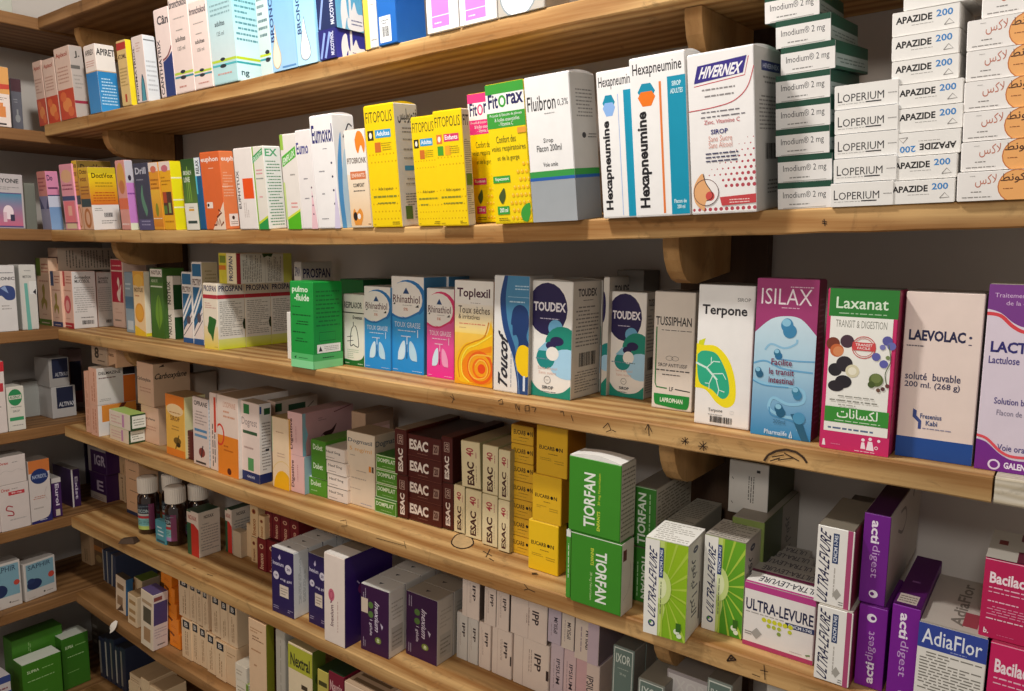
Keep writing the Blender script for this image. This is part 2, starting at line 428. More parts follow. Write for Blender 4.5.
def row(rec, n_, gap=.001, label=None, dx=0.):
    """more of the same carton standing one behind the other"""
    base = label or rec['label']; names = ['directly behind the front one','third back from the shelf edge','fourth back from the shelf edge','fifth back from the shelf edge','sixth back from the shelf edge','seventh back from the shelf edge','eighth back from the shelf edge']
    out = []
    for i in range(n_):
        if (rec['A']+rec['ey']*((rec['d']+gap)*(i+2))).y > YW-.004 and rec['sh'][0] == 'M': break
        q = copy_tree(rec['o']); q.name = rec['name']
        P = rec['A']+rec['ex']*(rec['w']/2+random.uniform(-.0004,.0004)+dx*(i+1))+rec['ey']*((rec['d']+gap)*(i+1))
        setm(q, P, rec['ex'], rec['ey'], rec['n'])
        gname = base+' row'; tag(q, regl(f'{base}, {names[i]}'), CAT, gname); rec['o']['group'] = gname
        out.append(q)
    return out

# ------------------------------------------------------------------ the setting
tag(mk('wall_back', boxmesh('wall_back',(-2.26,YW,0),(.9,YW+.06,2.6),WALLM,0)), 'grey plaster wall behind the long shelves','wall',kind='structure')
tag(mk('wall_left', boxmesh('wall_left',(XW-.06,-1.6,0),(XW,YW,2.6),WALLM,0)), 'grey plaster wall behind the short shelves','wall',kind='structure')
tag(mk('floor', boxmesh('floor',(XW-.06,-2.2,-.05),(.9,YW+.06,0),FLOORM,0)), 'grey tiled floor below the shelves','floor',kind='structure')

def loft(name, secs, mat):
    n = len(secs[0]); V = [q for s_ in secs for q in s_]; F = []
    for i in range(len(secs)-1):
        for j in range(n):
            a, b_ = i*n+j, i*n+(j+1)%n; F.append((a,b_,b_+n,a+n))
    F.append(tuple(range(n))[::-1]); F.append(tuple(range((len(secs)-1)*n, len(secs)*n)))
    return mesh(name, V, F, mat)
BOARD = {}
def main_board(k, x0, x1, mat, label, back=YW-.001, key=None):
    zc = surf(f'M{k}', (x0+x1)/2, 0); secs = []; n = max(2,int((x1-x0)/.045)); rnd = random.Random(k*13+int(x1*10))
    for i in range(n+1):
        x = x0+(x1-x0)*i/n; j = rnd.uniform(-.0007,.0007); jb = rnd.uniform(-.0006,.0006); e = .0018
        def z(y): return surf(f'M{k}',x,y)-zc
        secs.append([(x,j,z(0)-e),(x,j+e,z(e)),(x,back,z(back)),(x,back,z(back)-THK),(x,e+j,z(e)-THK+jb),(x,j,z(0)-THK+e+jb)])
    o_ = mk('shelf_board', loft('shelf_board', secs, mat)); o_.location.z = zc
    BOARD[key or f'M{k}'] = o_
    return tag(o_, regl(label), 'shelf')
def left_board(k, label):
    zc = LEFT[k]; secs = []; n = 20; rnd = random.Random(k*7+1)
    for i in range(n+1):
        y = -1.2+(YW-.001+1.2)*i/n; j = rnd.uniform(-.0007,.0007); e = .0018; x1 = XC+j-.001
        secs.append([(XW+.001,y,0),(x1-e,y,0),(x1,y,-e),(x1,y,-THK+e),(x1-e,y,-THK),(XW+.001,y,-THK)])
    o_ = mk('shelf_board', loft('shelf_board', secs, PINEY)); o_.location.z = zc
    BOARD[f'L{k}'] = o_
    return tag(o_, regl(label), 'shelf')
XR = .55
main_board(0, XC, XR, PINE2, 'pine board coloured as shaded, high above the light blue syrup boxes')
main_board(1, XC, XR, PINE, 'long pine board carrying the light blue and pink boxes')
main_board(2, XC, XR, PINE, 'long pine board under the yellow syrup boxes and white stacks')
main_board(3, XC, -.058, PINE, 'long pine board under the magenta and purple laxative boxes')
main_board(3, -.056, XR, PLY, 'pale plywood board butted against the end of a pine shelf', key='P3')
main_board(4, XC, XR, PINE, 'long pine board under the brown, cream and yellow tablet stacks')
main_board(5, XC, XR, PINE, 'long pine board carrying amber bottles and dark purple boxes')
main_board(6, XC, XR, PINE2, 'long pine board carrying the orange stack and cream boxes')
main_board(7, XC, XR, PINE2, 'lowest long pine board under jumbled cream and navy boxes')
for k, lb in enumerate(['highest short board in the corner, above the orange carton','short corner board under the orange and white carton','short corner board under the blue and violet picture box','short corner board under the white box with a blue bird','short corner board under the green circle box and navy boxes','short corner board under the red lettered boxes','short corner board under the two pale blue picture boxes','lowest short corner board under the green boxes']):
    left_board(k, lb)

BP = [(.05,0),(.05,-.012),(.053,-.025),(.06,-.038),(.072,-.049),(.088,-.056),(.108,-.059),(.208,-.059),(.208,0)]
BPR = [(.035,0),(.036,-.014),(.041,-.03),(.05,-.045),(.062,-.056),(.078,-.063),(.095,-.066),(.208,-.066),(.208,0)]
def bracket(sh, u, th, prof=BP):
    k = int(sh[1]); X = bis(lambda x: proj(Vector((x,.05,surf(sh,x,.05)-THK)))[0]-u, -2.3, .7)
    V = []
    for sx in (0, th):
        for y_, z_ in prof: V.append((X+sx, y_, surf(sh,X,y_)-THK-.0003+z_-BOARD[sh].location.z))
    n = len(prof); F = [tuple(range(n)), tuple(range(n,2*n))[::-1]]+[(i,i+n,(i+1)%n+n,(i+1)%n) for i in range(n)]
    o_ = mk('bracket', mesh('bracket', V, F, BRKT), BOARD[sh])
    return X
for sh, u in (('M0',74),('M1',102),('M2',111),('M3',122),('M4',134),('M5',150)): bracket(sh, u, .024)
for sh, u in (('M1',690),('M2',668),('M3',664),('M4',658)): bracket(sh, u, .021, BPR)
pu0, pu1 = (bis(lambda x: proj(Vector((x,.21,1.4)))[0]-u, -1, .7) for u in (680,766))
tag(mk('wall_post', boxmesh('wall_post',(pu0,.212,0),(pu1,YW-.0005,2.5),POST)), 'dark brown upright board on the wall behind the bracket','post')
pl0 = bis(lambda x: proj(Vector((x,.21,1.7)))[0]-150, -2.3, .7)
tag(mk('wall_post', boxmesh('wall_post',(pl0,.212,0),(pl0+.11,YW-.0005,2.5),POST)), 'dark brown upright board near the corner','post')

# pen marks, nail marks and knots on the wood
def on_front(sh, u, v, off=.0008):
    d_ = RW @ Vector((u-CXP, v-CYP, FP)); t_ = (-off-CAM.y)/d_.y; return CAM+d_*t_
def on_top(sh, u, v): return foot(sh, u, 0, .0006, v)
def ink(sh, strokes, top=False, w=.0010, mat=None, name='ink_mark'):
    V, F = [], []; z0 = BOARD[sh].location.z; mp_ = on_top if top else on_front
    for st in strokes:
        P = [mp_(sh,u,v) for u,v in st]
        for a, b_ in zip(P, P[1:]):
            d_ = (b_-a).normalized(); sd = d_.cross(Vector((0,0,1)) if top else Vector((0,1,0))).normalized()*w/2
            n = len(V); V += [tuple(q-Vector((0,0,z0))) for q in (a-sd,b_-sd,b_+sd,a+sd)]; F.append((n,n+1,n+2,n+3))
    mk(name, mesh(name, V, F, mat or INK), BOARD[sh])
def star(u, v, r_=4): return [[(u-r_,v),(u+r_,v+1)],[(u,v-r_),(u+.5,v+r_)],[(u-r_*.7,v-r_*.7),(u+r_*.7,v+r_*.7)],[(u+r_*.7,v-r_*.7),(u-r_*.7,v+r_*.7)]]
ink('M3',[[(645,430),(648,424),(652,432)],[(648,424),(649,436)]]); ink('M3',star(685,441)); ink('M3',star(703,446,5))
ink('M3',[[(452,394),(454,398),(452,403)],[(450,396),(455,400)]])
ink('M3',[[(498,401),(502,399),(503,404),(499,404)],[(515,404),(516,409)],[(516,404),(519,410)],[(519,405),(519,410)]])
ink('M3',[[(525,406),(529,405),(529,411),(525,411),(525,406)],[(531,407),(536,408),(534,412)],[(560,412),(563,411),(564,416)],[(571,415),(573,421)]])
ink('M3',[[(603,428),(608,423),(611,430),(606,432)],[(612,430),(616,432)]])
ink('M4',[[(727,661),(731,655),(736,660),(727,661)],[(730,659),(733,658)]], w=.002)
ink('M4',[[(764,665),(765,680)],[(760,670),(768,672)],[(752,674),(760,677)]])
ink('M4',[[(524,584),(528,589),(535,592)],[(528,589),(524,590)]])
ink('M4',[[(340,521),(346,520),(347,526),(341,526)],[(376,538),(405,546)],[(404,541),(406,549)]], w=.0009)
ink('M4',[[(483,551),(492,556)],[(490,549),(486,557)],[(489,558),(494,561)]], True, .0016)
ink('M4',[[(532,574),(538,574)],[(532,573),(537,573)]], True, .003)
ink('M2',[[(822,221),(827,222)],[(822,223),(827,224)],[(824,219),(825,226)]]); ink('M2',[[(121,235),(121,240)],[(140,233),(141,240)]])
ink('M5',[[(193,568),(196,569)],[(207,574),(213,576)],[(153,549),(170,551)]], True, .0016)
def knot(sh, u, v, ru, rv, ring, top=True, fill=KNOT):
    mp_ = on_top if top else on_front; z0 = Vector((0,0,BOARD[sh].location.z)); m = 18; V, F = [], []
    for q in (1, .88):
        for i in range(m):
            a = 2*math.pi*i/m; V.append(tuple(mp_(sh, u+q*ru*math.cos(a)*(1+.08*math.sin(3*a)), v+q*rv*math.sin(a))-z0))
    kn = mk('knot', mesh('knot', V[m:], [tuple(range(m))[::-1] if top else tuple(range(m))], fill), BOARD[sh])
    mk('knot_ring', mesh('knot_ring', V, [(i,(i+1)%m,m+(i+1)%m,m+i) for i in range(m)], ring), kn)
GREYK = mkplain('grey_knot','c2a274',.6,.3,120.)
knot('M4', 462.5, 541, 11.5, 8, INK, True, GREYK)
ink('M3',[[(764,461),(768,455),(776,451),(786,449.5),(796,452),(803,457),(807,463)]], w=.0026)
ink('M3',[[(772,457),(784,455)],[(778,460),(794,458)],[(784,453),(799,461)],[(770,461),(780,458)]], w=.0012)

# ------------------------------------------------------------------ colours
W='f2eee8'; CR='efe2cf'; GY='8b8680'; DK='2b2a30'; NV='1f2350'; RD='c8303a'; PK='e6307f'; GN='2f8f3c'; YL='f6d312'; OR='ef7d22'; TE='0f8fae'; PU='4a1766'; LB='9fd3ee'
SY='syrup_box'; TB='tablet_box'

# ================================================================== shelf 1 (highest)
st_red = [r(0,0,1,.42,'c2452c'),c(.5,.2,.3,'e2894a',.1),c(.3,.32,.2,'d96a3c',.07),c(.7,.1,.2,'d96a3c',.07),l(.1,.5,.8,.75,5,'b98c7c'),t('Apixol',.1,.85,.85,.93,'a84a3a')]
bx(SY,'narrow red and beige syrup box at the corner end of its row','M1',40,48.5,63,'d9b9a8',F=st_red,y=.006,d=.05)
bx(SY,'narrow red and beige syrup box between two look-alikes','M1',49.5,61,61,'dcc0b0',F=st_red,y=.003,d=.05)
bx(SY,'red and beige syrup box touching the blue and white carton','M1',62,77,50,'dcc0b0',F=st_red,S=[r(0,.68,.7,.73,'6b6762'),l(.1,.4,.8,.62,4,'9a938c'),r(0,.2,1,.24,'9c2f46'),t('J.',.35,.83,.75,.93,'4a4540')],y=0,us=90,side='b9aea6')
bx(SY,'blue and white syrup box with black capital lettering','M1',91,102,47,'efe0d6',F=[g(0,0,1,.6,'2f86c2','2a7ab8'),r(0,.6,1,.615,'c9a77c'),t('APIREX',.12,.85,.85,.93,'2d2a2a'),l(.1,.68,.85,.78,3,'cf9688')],
   S=[g(0,0,1,.6,'3a97d6','2f86c2'),r(0,.6,1,.615,'c9a77c'),t('APIRET',.05,.84,1,.94,'2d2a2a'),l(.08,.1,.9,.52,9,'bfe0f2')],y=0,us=121,side='efe6dd')
bx(SY,'yellow and buff syrup box with a red corner label','M1',123,132,42,'d9b97c',F=[r(0,.86,1,.97,'b5342e'),t('ATOMIL',.05,.72,.95,.79,'4b3a2a'),l(.1,.3,.9,.6,6,'a98c55'),r(.4,.06,.6,.18,'b5432e')],S=[r(0,0,1,1,'f2d92a')],y=-.001,us=137.5,side='f2d92a')
bx(SY,'white syrup box with upright black lettering and blue pointed ampoules','M1',138,149,38,'e4d3cc',F=[t('NORMATRIOL',.04,.04,.2,.86,'2a2730',90),p([(.45,.02),(.55,.3),(.68,.42),(.78,.3),(.82,.02)],'4f9aa8'),s(curve([(.45,.02),(.52,.25),(.66,.42)]),.06,'23405a'),s(curve([(.82,.02),(.78,.28),(.66,.42)]),.06,'23405a'),l(.35,.76,.75,.92,4,'c9a59a')],S=[r(.05,.92,.95,.94,'77797c'),l(.1,.15,.9,.65,7,'b9bcc0')],y=0,us=161,side='dde1e4')
bx(SY,'white and navy syrup box with a pink curve and upright lettering','M1',162,176.5,11,'eed9d2',F=[p([(.35,0),(1,0),(1,.5)]+curve([(1,.5),(.7,.44),(.35,.4)]),'2c3c74'),s(curve([(.35,.42),(.7,.46),(1,.56)]),.07,'8a4a50'),t('CANTHATRIX',.05,.03,.26,.66,'3a3540',90),t('Cân',.2,.82,.95,.92,'38323a')],y=0,d=.05)
def bronk(cl): return [r(0,.19,1,.215,'b9cf3e'),r(0,.155,1,.175,'3d8ea0'),c(.45,.215,.13,'2c3238',.018),c(.45,.158,.15,'2c3238',.02),t('bronchokod',.05,.86,.95,.94,'3a3640'),l(.2,.74,.8,.77,1,'a39a94'),t('adultes',.22,.52,.75,.57,'55504e'),l(.3,.62,.65,.65,1,'97908a'),t('125 ml',.3,.43,.7,.47,'8a837d'),l(.2,.05,.8,.09,1,'c9867a')]
bx(SY,'pale pink syrup box beside the navy curve box, one of two','M1',177,195.5,-4,'eed8cf',F=bronk(0),y=-.001,d=.055)
bx(SY,'shorter pale pink syrup box leaning against the aqua box','M1',196,213.5,4,'eed8cf',F=bronk(0),y=-.002,d=.055)
bx(SY,'tall aqua syrup box with green stripe and black dots','M1',214.5,238.5,-18,'b5d9da',F=[g(0,.22,1,1,'cfdcdc','9fd4dc'),r(0,.21,1,.235,'b9cf3e'),r(0,.17,1,.19,'4fb0b8'),c(.45,.235,.1,'2c3238',.016),c(.45,.17,.13,'2c3238',.018),t('adultes',.25,.55,.65,.6,'4b5a60'),t('125 ml',.3,.46,.6,.5,'7a8c90'),l(.1,.65,.9,.78,3,'86a8ae'),l(.2,.08,.8,.12,1,'d09a92')],
   S=[g(0,.25,1,1,'d6eef0','8fdbea'),r(0,.21,1,.235,'c3d92e'),r(0,.17,1,.19,'3aa7b0'),l(.08,.38,.9,.95,11,'5f98a2'),t('ng',.15,.04,.45,.1,'44606a')],y=-.002,us=264,side='d2f0f4')
bx(SY,'aqua syrup box with black dots half hidden by the large aqua one','M1',262,273,-18,'cfe4e2',F=[l(.1,.4,.9,.85,6,'5a7a80'),r(0,.21,1,.235,'c3d92e'),r(0,.17,1,.19,'3aa7b0'),c(.7,.25,.2,'2c3238',.022),c(.7,.17,.22,'2c3238',.024)],y=.012,d=.05)
def bronc(): return [g(0,0,1,1,'a5cfee','78b4e6'),t('BRONCOC',.02,.32,.18,1,'2b3f72',90),p(curve([(.16,.34),(.06,.2),(.06,.08),(.2,.03),(.34,.08),(.36,.18),(.26,.32),(.2,.5)]),'f2e6d0'),s(curve([(.16,.34),(.06,.2),(.06,.08),(.2,.03),(.34,.08),(.36,.18),(.26,.32),(.2,.5)]),.02,'d6a85c'),r(.55,.75,.85,.85,'e8dca8'),r(.4,.02,.95,.04,'5a8ec4')]
bx(SY,'light blue syrup box with a white spoon, beside the aqua box','M1',273.5,298,-20,'8cc2ea',F=bronc(),y=-.001,d=.06)
bx(SY,'light blue syrup box with a white spoon, beside the navy box','M1',298.5,318,-20,'a6dcf6',F=[g(0,0,1,1,'bfe6fa','8fd0f4'),t('BRONCOC',.1,.36,.3,1,'2b3f72',90),p(curve([(.35,.4),(.2,.2),(.22,.09),(.45,.05),(.68,.1),(.68,.2),(.55,.36),(.46,.55)]),'f4f2ec'),s(curve([(.35,.4),(.2,.2),(.22,.09),(.45,.05),(.68,.1),(.68,.2),(.55,.36),(.46,.55)]),.03,'6a86a0')],y=-.002,d=.06)
bun = lambda bgc,w_: [g(0,0,1,1,bgc,w_),p(curve([(.2,0),(.18,.4),(.25,.75),(.38,.85),(.42,.45),(.48,.3),(.5,.9),(.57,1),(.58,.5),(.7,.72),(.8,.45),(1,.42),(1,.05),(.45,.02),(.4,.3),(.3,0)]),'f4f6fa'),l(.55,.12,.95,.3,2,'6a6f9a')]
q = bx(TB,'navy box with white tooth shapes standing under its light blue twin','M1',320,337,32,'2a2a72',F=[s([(.1,.05),(.4,.9)],.12,'8fa8e0'),s([(.35,.05),(.7,.9)],.12,'8fa8e0'),t('MUCOTHIOL',.7,.1,.9,.9,'dfe4f6',90)],S=bun('3c3fa8','31348f'),y=-.002,us=366,side='3a3c9c')
bx(TB,'light blue box with white tooth shapes lying on a navy twin','M1',318,337,-8,'23305c',F=[t('MUCOTHIOL',.7,.1,.9,.9,'dfe4f6',90),s([(.1,.05),(.4,.9)],.1,'8fa8e0')],S=bun('7cc0e4','5cb2e0'),y=-.002,us=364,side='6cb8e0',on=q)
bx(SY,'narrow white syrup box with a yellow edge beside the blue carton','M1',366,378.5,-20,'eeeae0',F=[r(0,0,.4,1,'f2cf52'),l(.5,.1,.95,.14,1,'6a6460'),l(.5,.6,.95,.64,1,'9a948e')],y=-.002,d=.05)
bx(SY,'deep blue carton with a white barcode sticker','M1',379,398,-22,'1f66b8',F=[p([(0,.75),(.5,.83),(1,.75),(1,1),(0,1)],'5aa4dc'),s([(0,.75),(.5,.83),(1,.75)],.03,'9ad0f0'),r(.1,.04,.7,.42,'eef0f0'),b(.24,.12,.58,.27),l(.2,.3,.6,.38,2,'55585c')],S=[g(0,0,1,1,'2a7ae0','1e6cd2'),s([(0,.78),(.5,.86),(1,.8)],.03,'6ab0ea')],y=-.003,us=427,side='2a78dc')
pinkF = [r(.17,.08,.72,1,'f07fd0'),r(.17,.26,.72,.275,'fbe6f6'),l(.3,.7,.6,.74,1,'9a4a88'),l(.25,.13,.65,.19,1,'fbe6f6')]
bx(SY,'white syrup box with a pink panel against the deep blue carton','M1',427.5,459,-25,'f6f3f2',F=pinkF,y=-.003,d=.06)
bx(SY,'white syrup box with a pink panel beside the grey carton','M1',460,497,-28,'f6f3f2',F=pinkF,y=-.003,d=.06)
bx(TB,'grey carton with a white disc on its front, high shelf','M1',498,545,-15,'b7b0a6',F=[c(.45,.6,.38,'eef3f6'),o(.45,.6,.4,.03,'8f9aa2')],y=-.002,d=.06)
# corner side
bx(TB,'pale grey carton resting on the highest corner board','L0',-16,13,-30,'aeb0a4',y=.02,d=.08)
bx(SY,'white and orange carton with a small bottle picture, corner side','L1',-22,12,62,'e6d9cf',F=[r(.3,.55,1,1,'d9a05c'),p([(.3,.6),(1,.64),(1,.72),(.3,.7)],'c4483a'),r(.62,.16,.85,.34,'d98a4c'),r(.68,.34,.78,.4,'d98a4c'),l(.4,.44,.9,.5,2,'8a7a70'),r(.55,.03,.85,.06,'3a3434')],y=.0,d=.06,top='c9c2b6')
bx(SY,'dark slate carton with a bottle picture behind the orange one','L1',13.5,24,78,'5c5f68',F=[r(0,.75,1,1,'4a2f36'),c(.5,.22,.25,'8a8f90',.08),r(.42,.3,.58,.4,'8a8f90'),l(.15,.52,.85,.62,2,'8f9298')],y=.02,d=.05)

# ================================================================== shelf 2
bx(SY,'blue and violet picture box standing alone near the corner','L2',-18,26,172,'bcb6b6',F=[r(.28,.02,.95,.66,'5a4f80'),g(.28,.05,.95,.64,'c46a86','4f8aa6'),c(.62,.3,.12,'e8d8de',.13),r(.5,.12,.58,.3,'d9b9c4'),r(.66,.14,.76,.26,'3a3a50'),t('ENYONE',.3,.84,.9,.92,'2d3030'),l(.35,.71,.9,.78,2,'8a8886')],y=.005,d=.05)
bx(SY,'dull grey green carton behind the blue and violet box','L2',27,38,183,'8b8c80',y=.09,d=.05)
bx(SY,'pink and blue grey throat syrup box at the corner end of its shelf','M2',43.5,52,172,'d98d84',F=[r(0,0,1,.58,'9492aa'),r(0,.36,1,.58,'4a4a72'),p([(0,.58),(.6,.3),(1,.58)],'8a86a8'),l(.1,.66,.9,.92,4,'a84a56')],S=[g(0,0,1,.4,'8fb0d8','7a9cc8'),r(0,.39,1,.6,'cfd3e4'),r(0,.58,1,.61,'44406a'),r(0,.6,1,1,'dd8fb0'),t('Do',.1,.84,.55,.94,'3a2a50'),r(.1,.7,.9,.73,'6a3a5c')],y=.002,us=64,side='a0b6da')
bx(SY,'pink syrup box with a salmon lower panel beside the honey boxes','M2',66.5,79,165,'ea9fac',F=[c(.5,.82,.42,'e8b48a',.1),r(0,.45,1,.52,'4a5078'),r(.08,.12,.9,.44,'ef7f86'),r(.35,.22,.65,.37,'f6b9a0'),r(.1,.02,.9,.1,'e8d2a8'),l(.1,.6,.9,.72,2,'a04a62'),r(0,.1,1,.115,'7a2a4a')],y=0,d=.05,side='f2a8c4')
HON = [g(0,.5,1,1,'c9802e','e2b83a'),r(0,.37,1,.5,'3a4a4a'),o(.5,.19,.36,.16,'b8703a',.16),t('Octo',.1,.9,.9,.97,'5c2a1a'),t('vox',.1,.78,.8,.84,'8a4a20'),l(.1,.56,.9,.72,3,'9a5a24')]
bx(SY,'taller orange honey syrup box behind the white panelled one','M2',79.5,84.5,161,'e0b090',F=HON,S=[r(0,.75,1,1,'7a6228'),t('DoctVox',.1,.86,.8,.95,'2a1c10')],y=.004,d=.075,side='c8a030')
bx(SY,'orange honey syrup box with a white side panel and barcode','M2',85,94.5,168,'e0b090',F=HON,S=[g(0,.37,1,.9,'d8642a','f4d81e'),r(0,0,1,.4,'ece6e2'),r(0,.9,1,1,'d8c02a'),t('DoctVox',.12,.83,.9,.91,'3c2410'),l(.15,.68,.85,.78,2,'b08a1a'),l(.1,.45,.9,.62,4,'c05a20'),b(.42,.2,.74,.27),l(.3,.09,.85,.16,2,'8a8480'),l(.1,.3,.5,.36,2,'9a9490')],y=0,us=121.5,side='ece6e2')
bx(SY,'pink and violet syrup box with a flower oval','M2',122.5,131.5,161,'dd9a8e',F=[c(.5,.75,.42,'d8a04a',.22),c(.5,.62,.3,'c4784a',.1),r(0,.3,1,.46,'e0724e'),l(.1,.06,.9,.12,1,'f2d9d0')],S=[r(0,.1,1,.68,'cf86cc'),c(.5,.75,.2,'3a3040',.04),l(.05,.5,.95,.56,1,'8a4a98'),r(0,0,1,.1,'e8ecd0')],y=0,us=139.5,side='c9c4cc')
bx(SY,'dark slate syrup box with a pale green feather','M2',140,154.5,164,'454556',F=[p(curve([(.6,.2),(.38,.38),(.36,.55),(.5,.68),(.52,.5),(.7,.3),(.6,.2)]),'5f8a72'),t('Drill',.12,.84,.85,.94,'c9c9d4'),l(.15,.74,.6,.78,1,'9a9aa8'),r(0,0,1,.16,'5a5478'),l(.2,.06,.8,.16,2,'9a94b4')],y=0,d=.05)
bx(SY,'orange syrup box with a tulip, beside the slate one','M2',155,164.5,163,'e59a2e',F=[r(0,.87,1,1,'eddcd0'),c(.5,.9,.3,'d9785c',.05),g(0,.05,1,.6,'d8822a','eeb83c'),c(.5,.3,.16,'8a8a2a',.1),l(.1,.6,.9,.78,3,'a8641a'),l(.05,.16,.95,.19,1,'f2e6d8')],y=0,d=.05,L=())
bx(SY,'yellow syrup box with a dark photograph panel and bright side','M2',165.5,176.5,162,'efae24',F=[r(0,.87,1,1,'ecd8cc'),c(.5,.9,.3,'c9707a',.05),r(.1,.22,.9,.56,'5a3a2e'),r(.1,.4,.45,.56,'b04a2c'),r(.55,.25,.75,.4,'8aa05a'),r(.1,.24,.4,.36,'5a7a3a'),l(.1,.65,.9,.8,3,'b87a14'),l(.1,.1,.9,.16,1,'b87a14')],S=[r(0,0,1,1,'f4e81e'),r(0,.75,1,.77,'fbf8c8'),r(0,.43,1,.45,'fbf8c8'),r(0,.32,1,.34,'fbf8c8')],y=0,us=187,side='f4e81e')
bx(SY,'dark green syrup box with palm fronds over a white base','M2',187.5,200.5,160,'3f6a30',F=[g(0,.38,1,1,'5a7a38','2c5026'),s([(.3,.4),(.35,.85)],.06,'6f9a3c'),s([(.6,.4),(.55,.85)],.06,'7fa83c'),s([(.45,.4),(.45,.9)],.05,'8ab04a'),r(0,0,1,.38,'ece6d8'),t('BRONCH',.15,.78,.75,.84,'d9e0cc'),t('LINE',.15,.68,.6,.75,'d9e0cc'),r(.15,.09,.85,.13,'3a4a44'),r(.3,.27,.7,.3,'e0a84a'),l(.3,.31,.7,.34,1,'9a948a')],y=0,d=.05)
bx(SY,'thin teal and white syrup box pressed against the orange one','M2',201,206.5,158,'1f5a86',F=[r(0,.75,1,1,'e6ecee'),t('RELAX',.2,.78,.8,.97,'2a3a4a',90),r(.0,.5,.25,.75,'58c0d8')],y=0,d=.05)
bx(SY,'large orange syrup box with a white zigzag triangle','M2',207,226.5,153,'e06a34',F=[t('euphon',.05,.86,.92,.94,'f6e9e0'),l(.4,.78,.65,.81,1,'f0c0a8'),p([(.35,0),(1,0),(1,.36)],'f2d8c0'),s([(.42,.06),(.55,.06),(.6,.14),(.66,.06),(.72,.14),(.78,.05),(.92,.1)],.06,'7a3418'),s([(.6,.16),(.85,.22),(.7,.26)],.06,'7a3418'),r(.15,.28,.45,.36,'f2e0d4'),c(.22,.32,.05,'3a2018')],S=[t('euph',.1,.86,1.0,.94,'f6e9e0'),l(.08,.42,.8,.75,9,'f0b494'),r(.0,.55,.8,.56,'f6d0b8'),r(.3,.04,.95,.2,'f2e6dc'),c(.6,.15,.1,'3a2018',.025),l(.4,.06,.9,.11,2,'8a6a5a')],y=0,us=240,side='e8824e')
bx(SY,'white syrup box with an orange square and upright lettering','M2',240.5,258.5,149,'efe6e0',F=[r(.38,.38,.95,.63,'f0561e'),t('EUPHYTUX',.06,.26,.2,.73,'4a4448',90),l(.3,.15,.6,.34,3,'c9bcb4',90)],y=-.001,d=.055)
GR = lambda z: [r(0,0,.12,1,'8fb84a'),p([(0,.8),(.95,.9),(.95,.98),(0,.88)] if z else [(.05,.8),(1,.92),(1,1),(.05,.9)],'2f9a52'),t('ENXOLET',.1,.85,.9,.915,'d8efd8',0,.02,(1.3,)),l(.25,.66,.8,.74,2,'d98a94'),l(.2,.6,.85,.64,1,'8a9088'),l(.35,.38,.75,.42,1,'e09098'),p([(.1,0),(.95,0),(.95,.14),(.1,.06)],'2f9a4a'),p([(.1,.06),(.95,.14),(.95,.17),(.1,.09)],'c9d83a')]
bx(SY,'white and green syrup box with a slanted green banner, shorter one','M2',259,270,147,'e9e2d6',F=GR(1),S=[t('EX',.1,.88,.8,.97,'5ab07a'),l(.1,.04,.9,.84,22,'6a9a78')],y=-.001,us=287,side='f2f4ee')
bx(SY,'taller white and green syrup box with a slanted green banner','M2',287.5,303,135,'ece4dc',F=[r(0,.84,.2,1,'9cc44a'),p([(.05,.66),(.95,.76),(.95,.87),(.05,.77)],'58b43e'),t('EMFLUX',.12,.725,.88,.795,'e6f4dc',0,.02,(1.3,)),l(.5,.56,.8,.6,1,'9a948e'),l(.4,.22,.8,.3,2,'e08a84'),p([(.1,0),(.95,0),(.95,.19),(.1,.1)],'58b820'),p([(.1,.1),(.95,.19),(.95,.215),(.1,.125)],'d6e04a'),r(0,.1,.12,.5,'c8dc8a')],y=-.001,d=.055)
EUM = lambda z: [t('Eumoxol',.06,.76,.98,.92,'2b2b6e',0,.02),l(.5,.7,.8,.72,1,'8a8890'),l(.25,.5,.5,.53,1,'77757c'),l(.3,.3,.55,.33,1,'77757c')]+[c(.84,.58-.12*i,.035,'2c2a4c') for i in range(4)]+[p([(.75,0),(1,0),(1,.1),(.92,.38)],'d9cfe6'),l(.2,.08,.5,.1,1,'77757c')]
bx(SY,'small white syrup box with navy lettering beside the larger one','M2',303.5,318.5,131,'f0e9e6',F=[t('Eumo',.02,.76,.8,.88,'3a3a86',0,.02),l(.3,.5,.6,.53,1,'77757c'),l(.3,.3,.6,.33,1,'77757c'),p([(.6,0),(1,0),(1,.05),(.8,.4)],'efc4cc')]+[c(.8,.42-.09*i,.04,'5a2a4c') for i in range(4)],y=-.001,d=.05)
bx(SY,'tall white syrup box with navy lettering and a blue swirl','M2',319,341,117,'f4f0ee',F=EUM(1),S=[p(curve([(.1,0),(.05,.3),(.12,.6),(.35,.85),(.3,.5),(.45,.2),(.75,0)]),'5aa6e4'),p(curve([(.3,0),(.25,.3),(.32,.55),(.5,.7),(.5,.4),(.6,.2),(.9,0)]),'c8e6fa'),s(curve([(.45,.8),(.6,.86),(.75,.92),(.9,.9)]),.05,'3a3a4a')],y=-.002,us=362,side='f4f4f4',flap='D',bulge=.003)
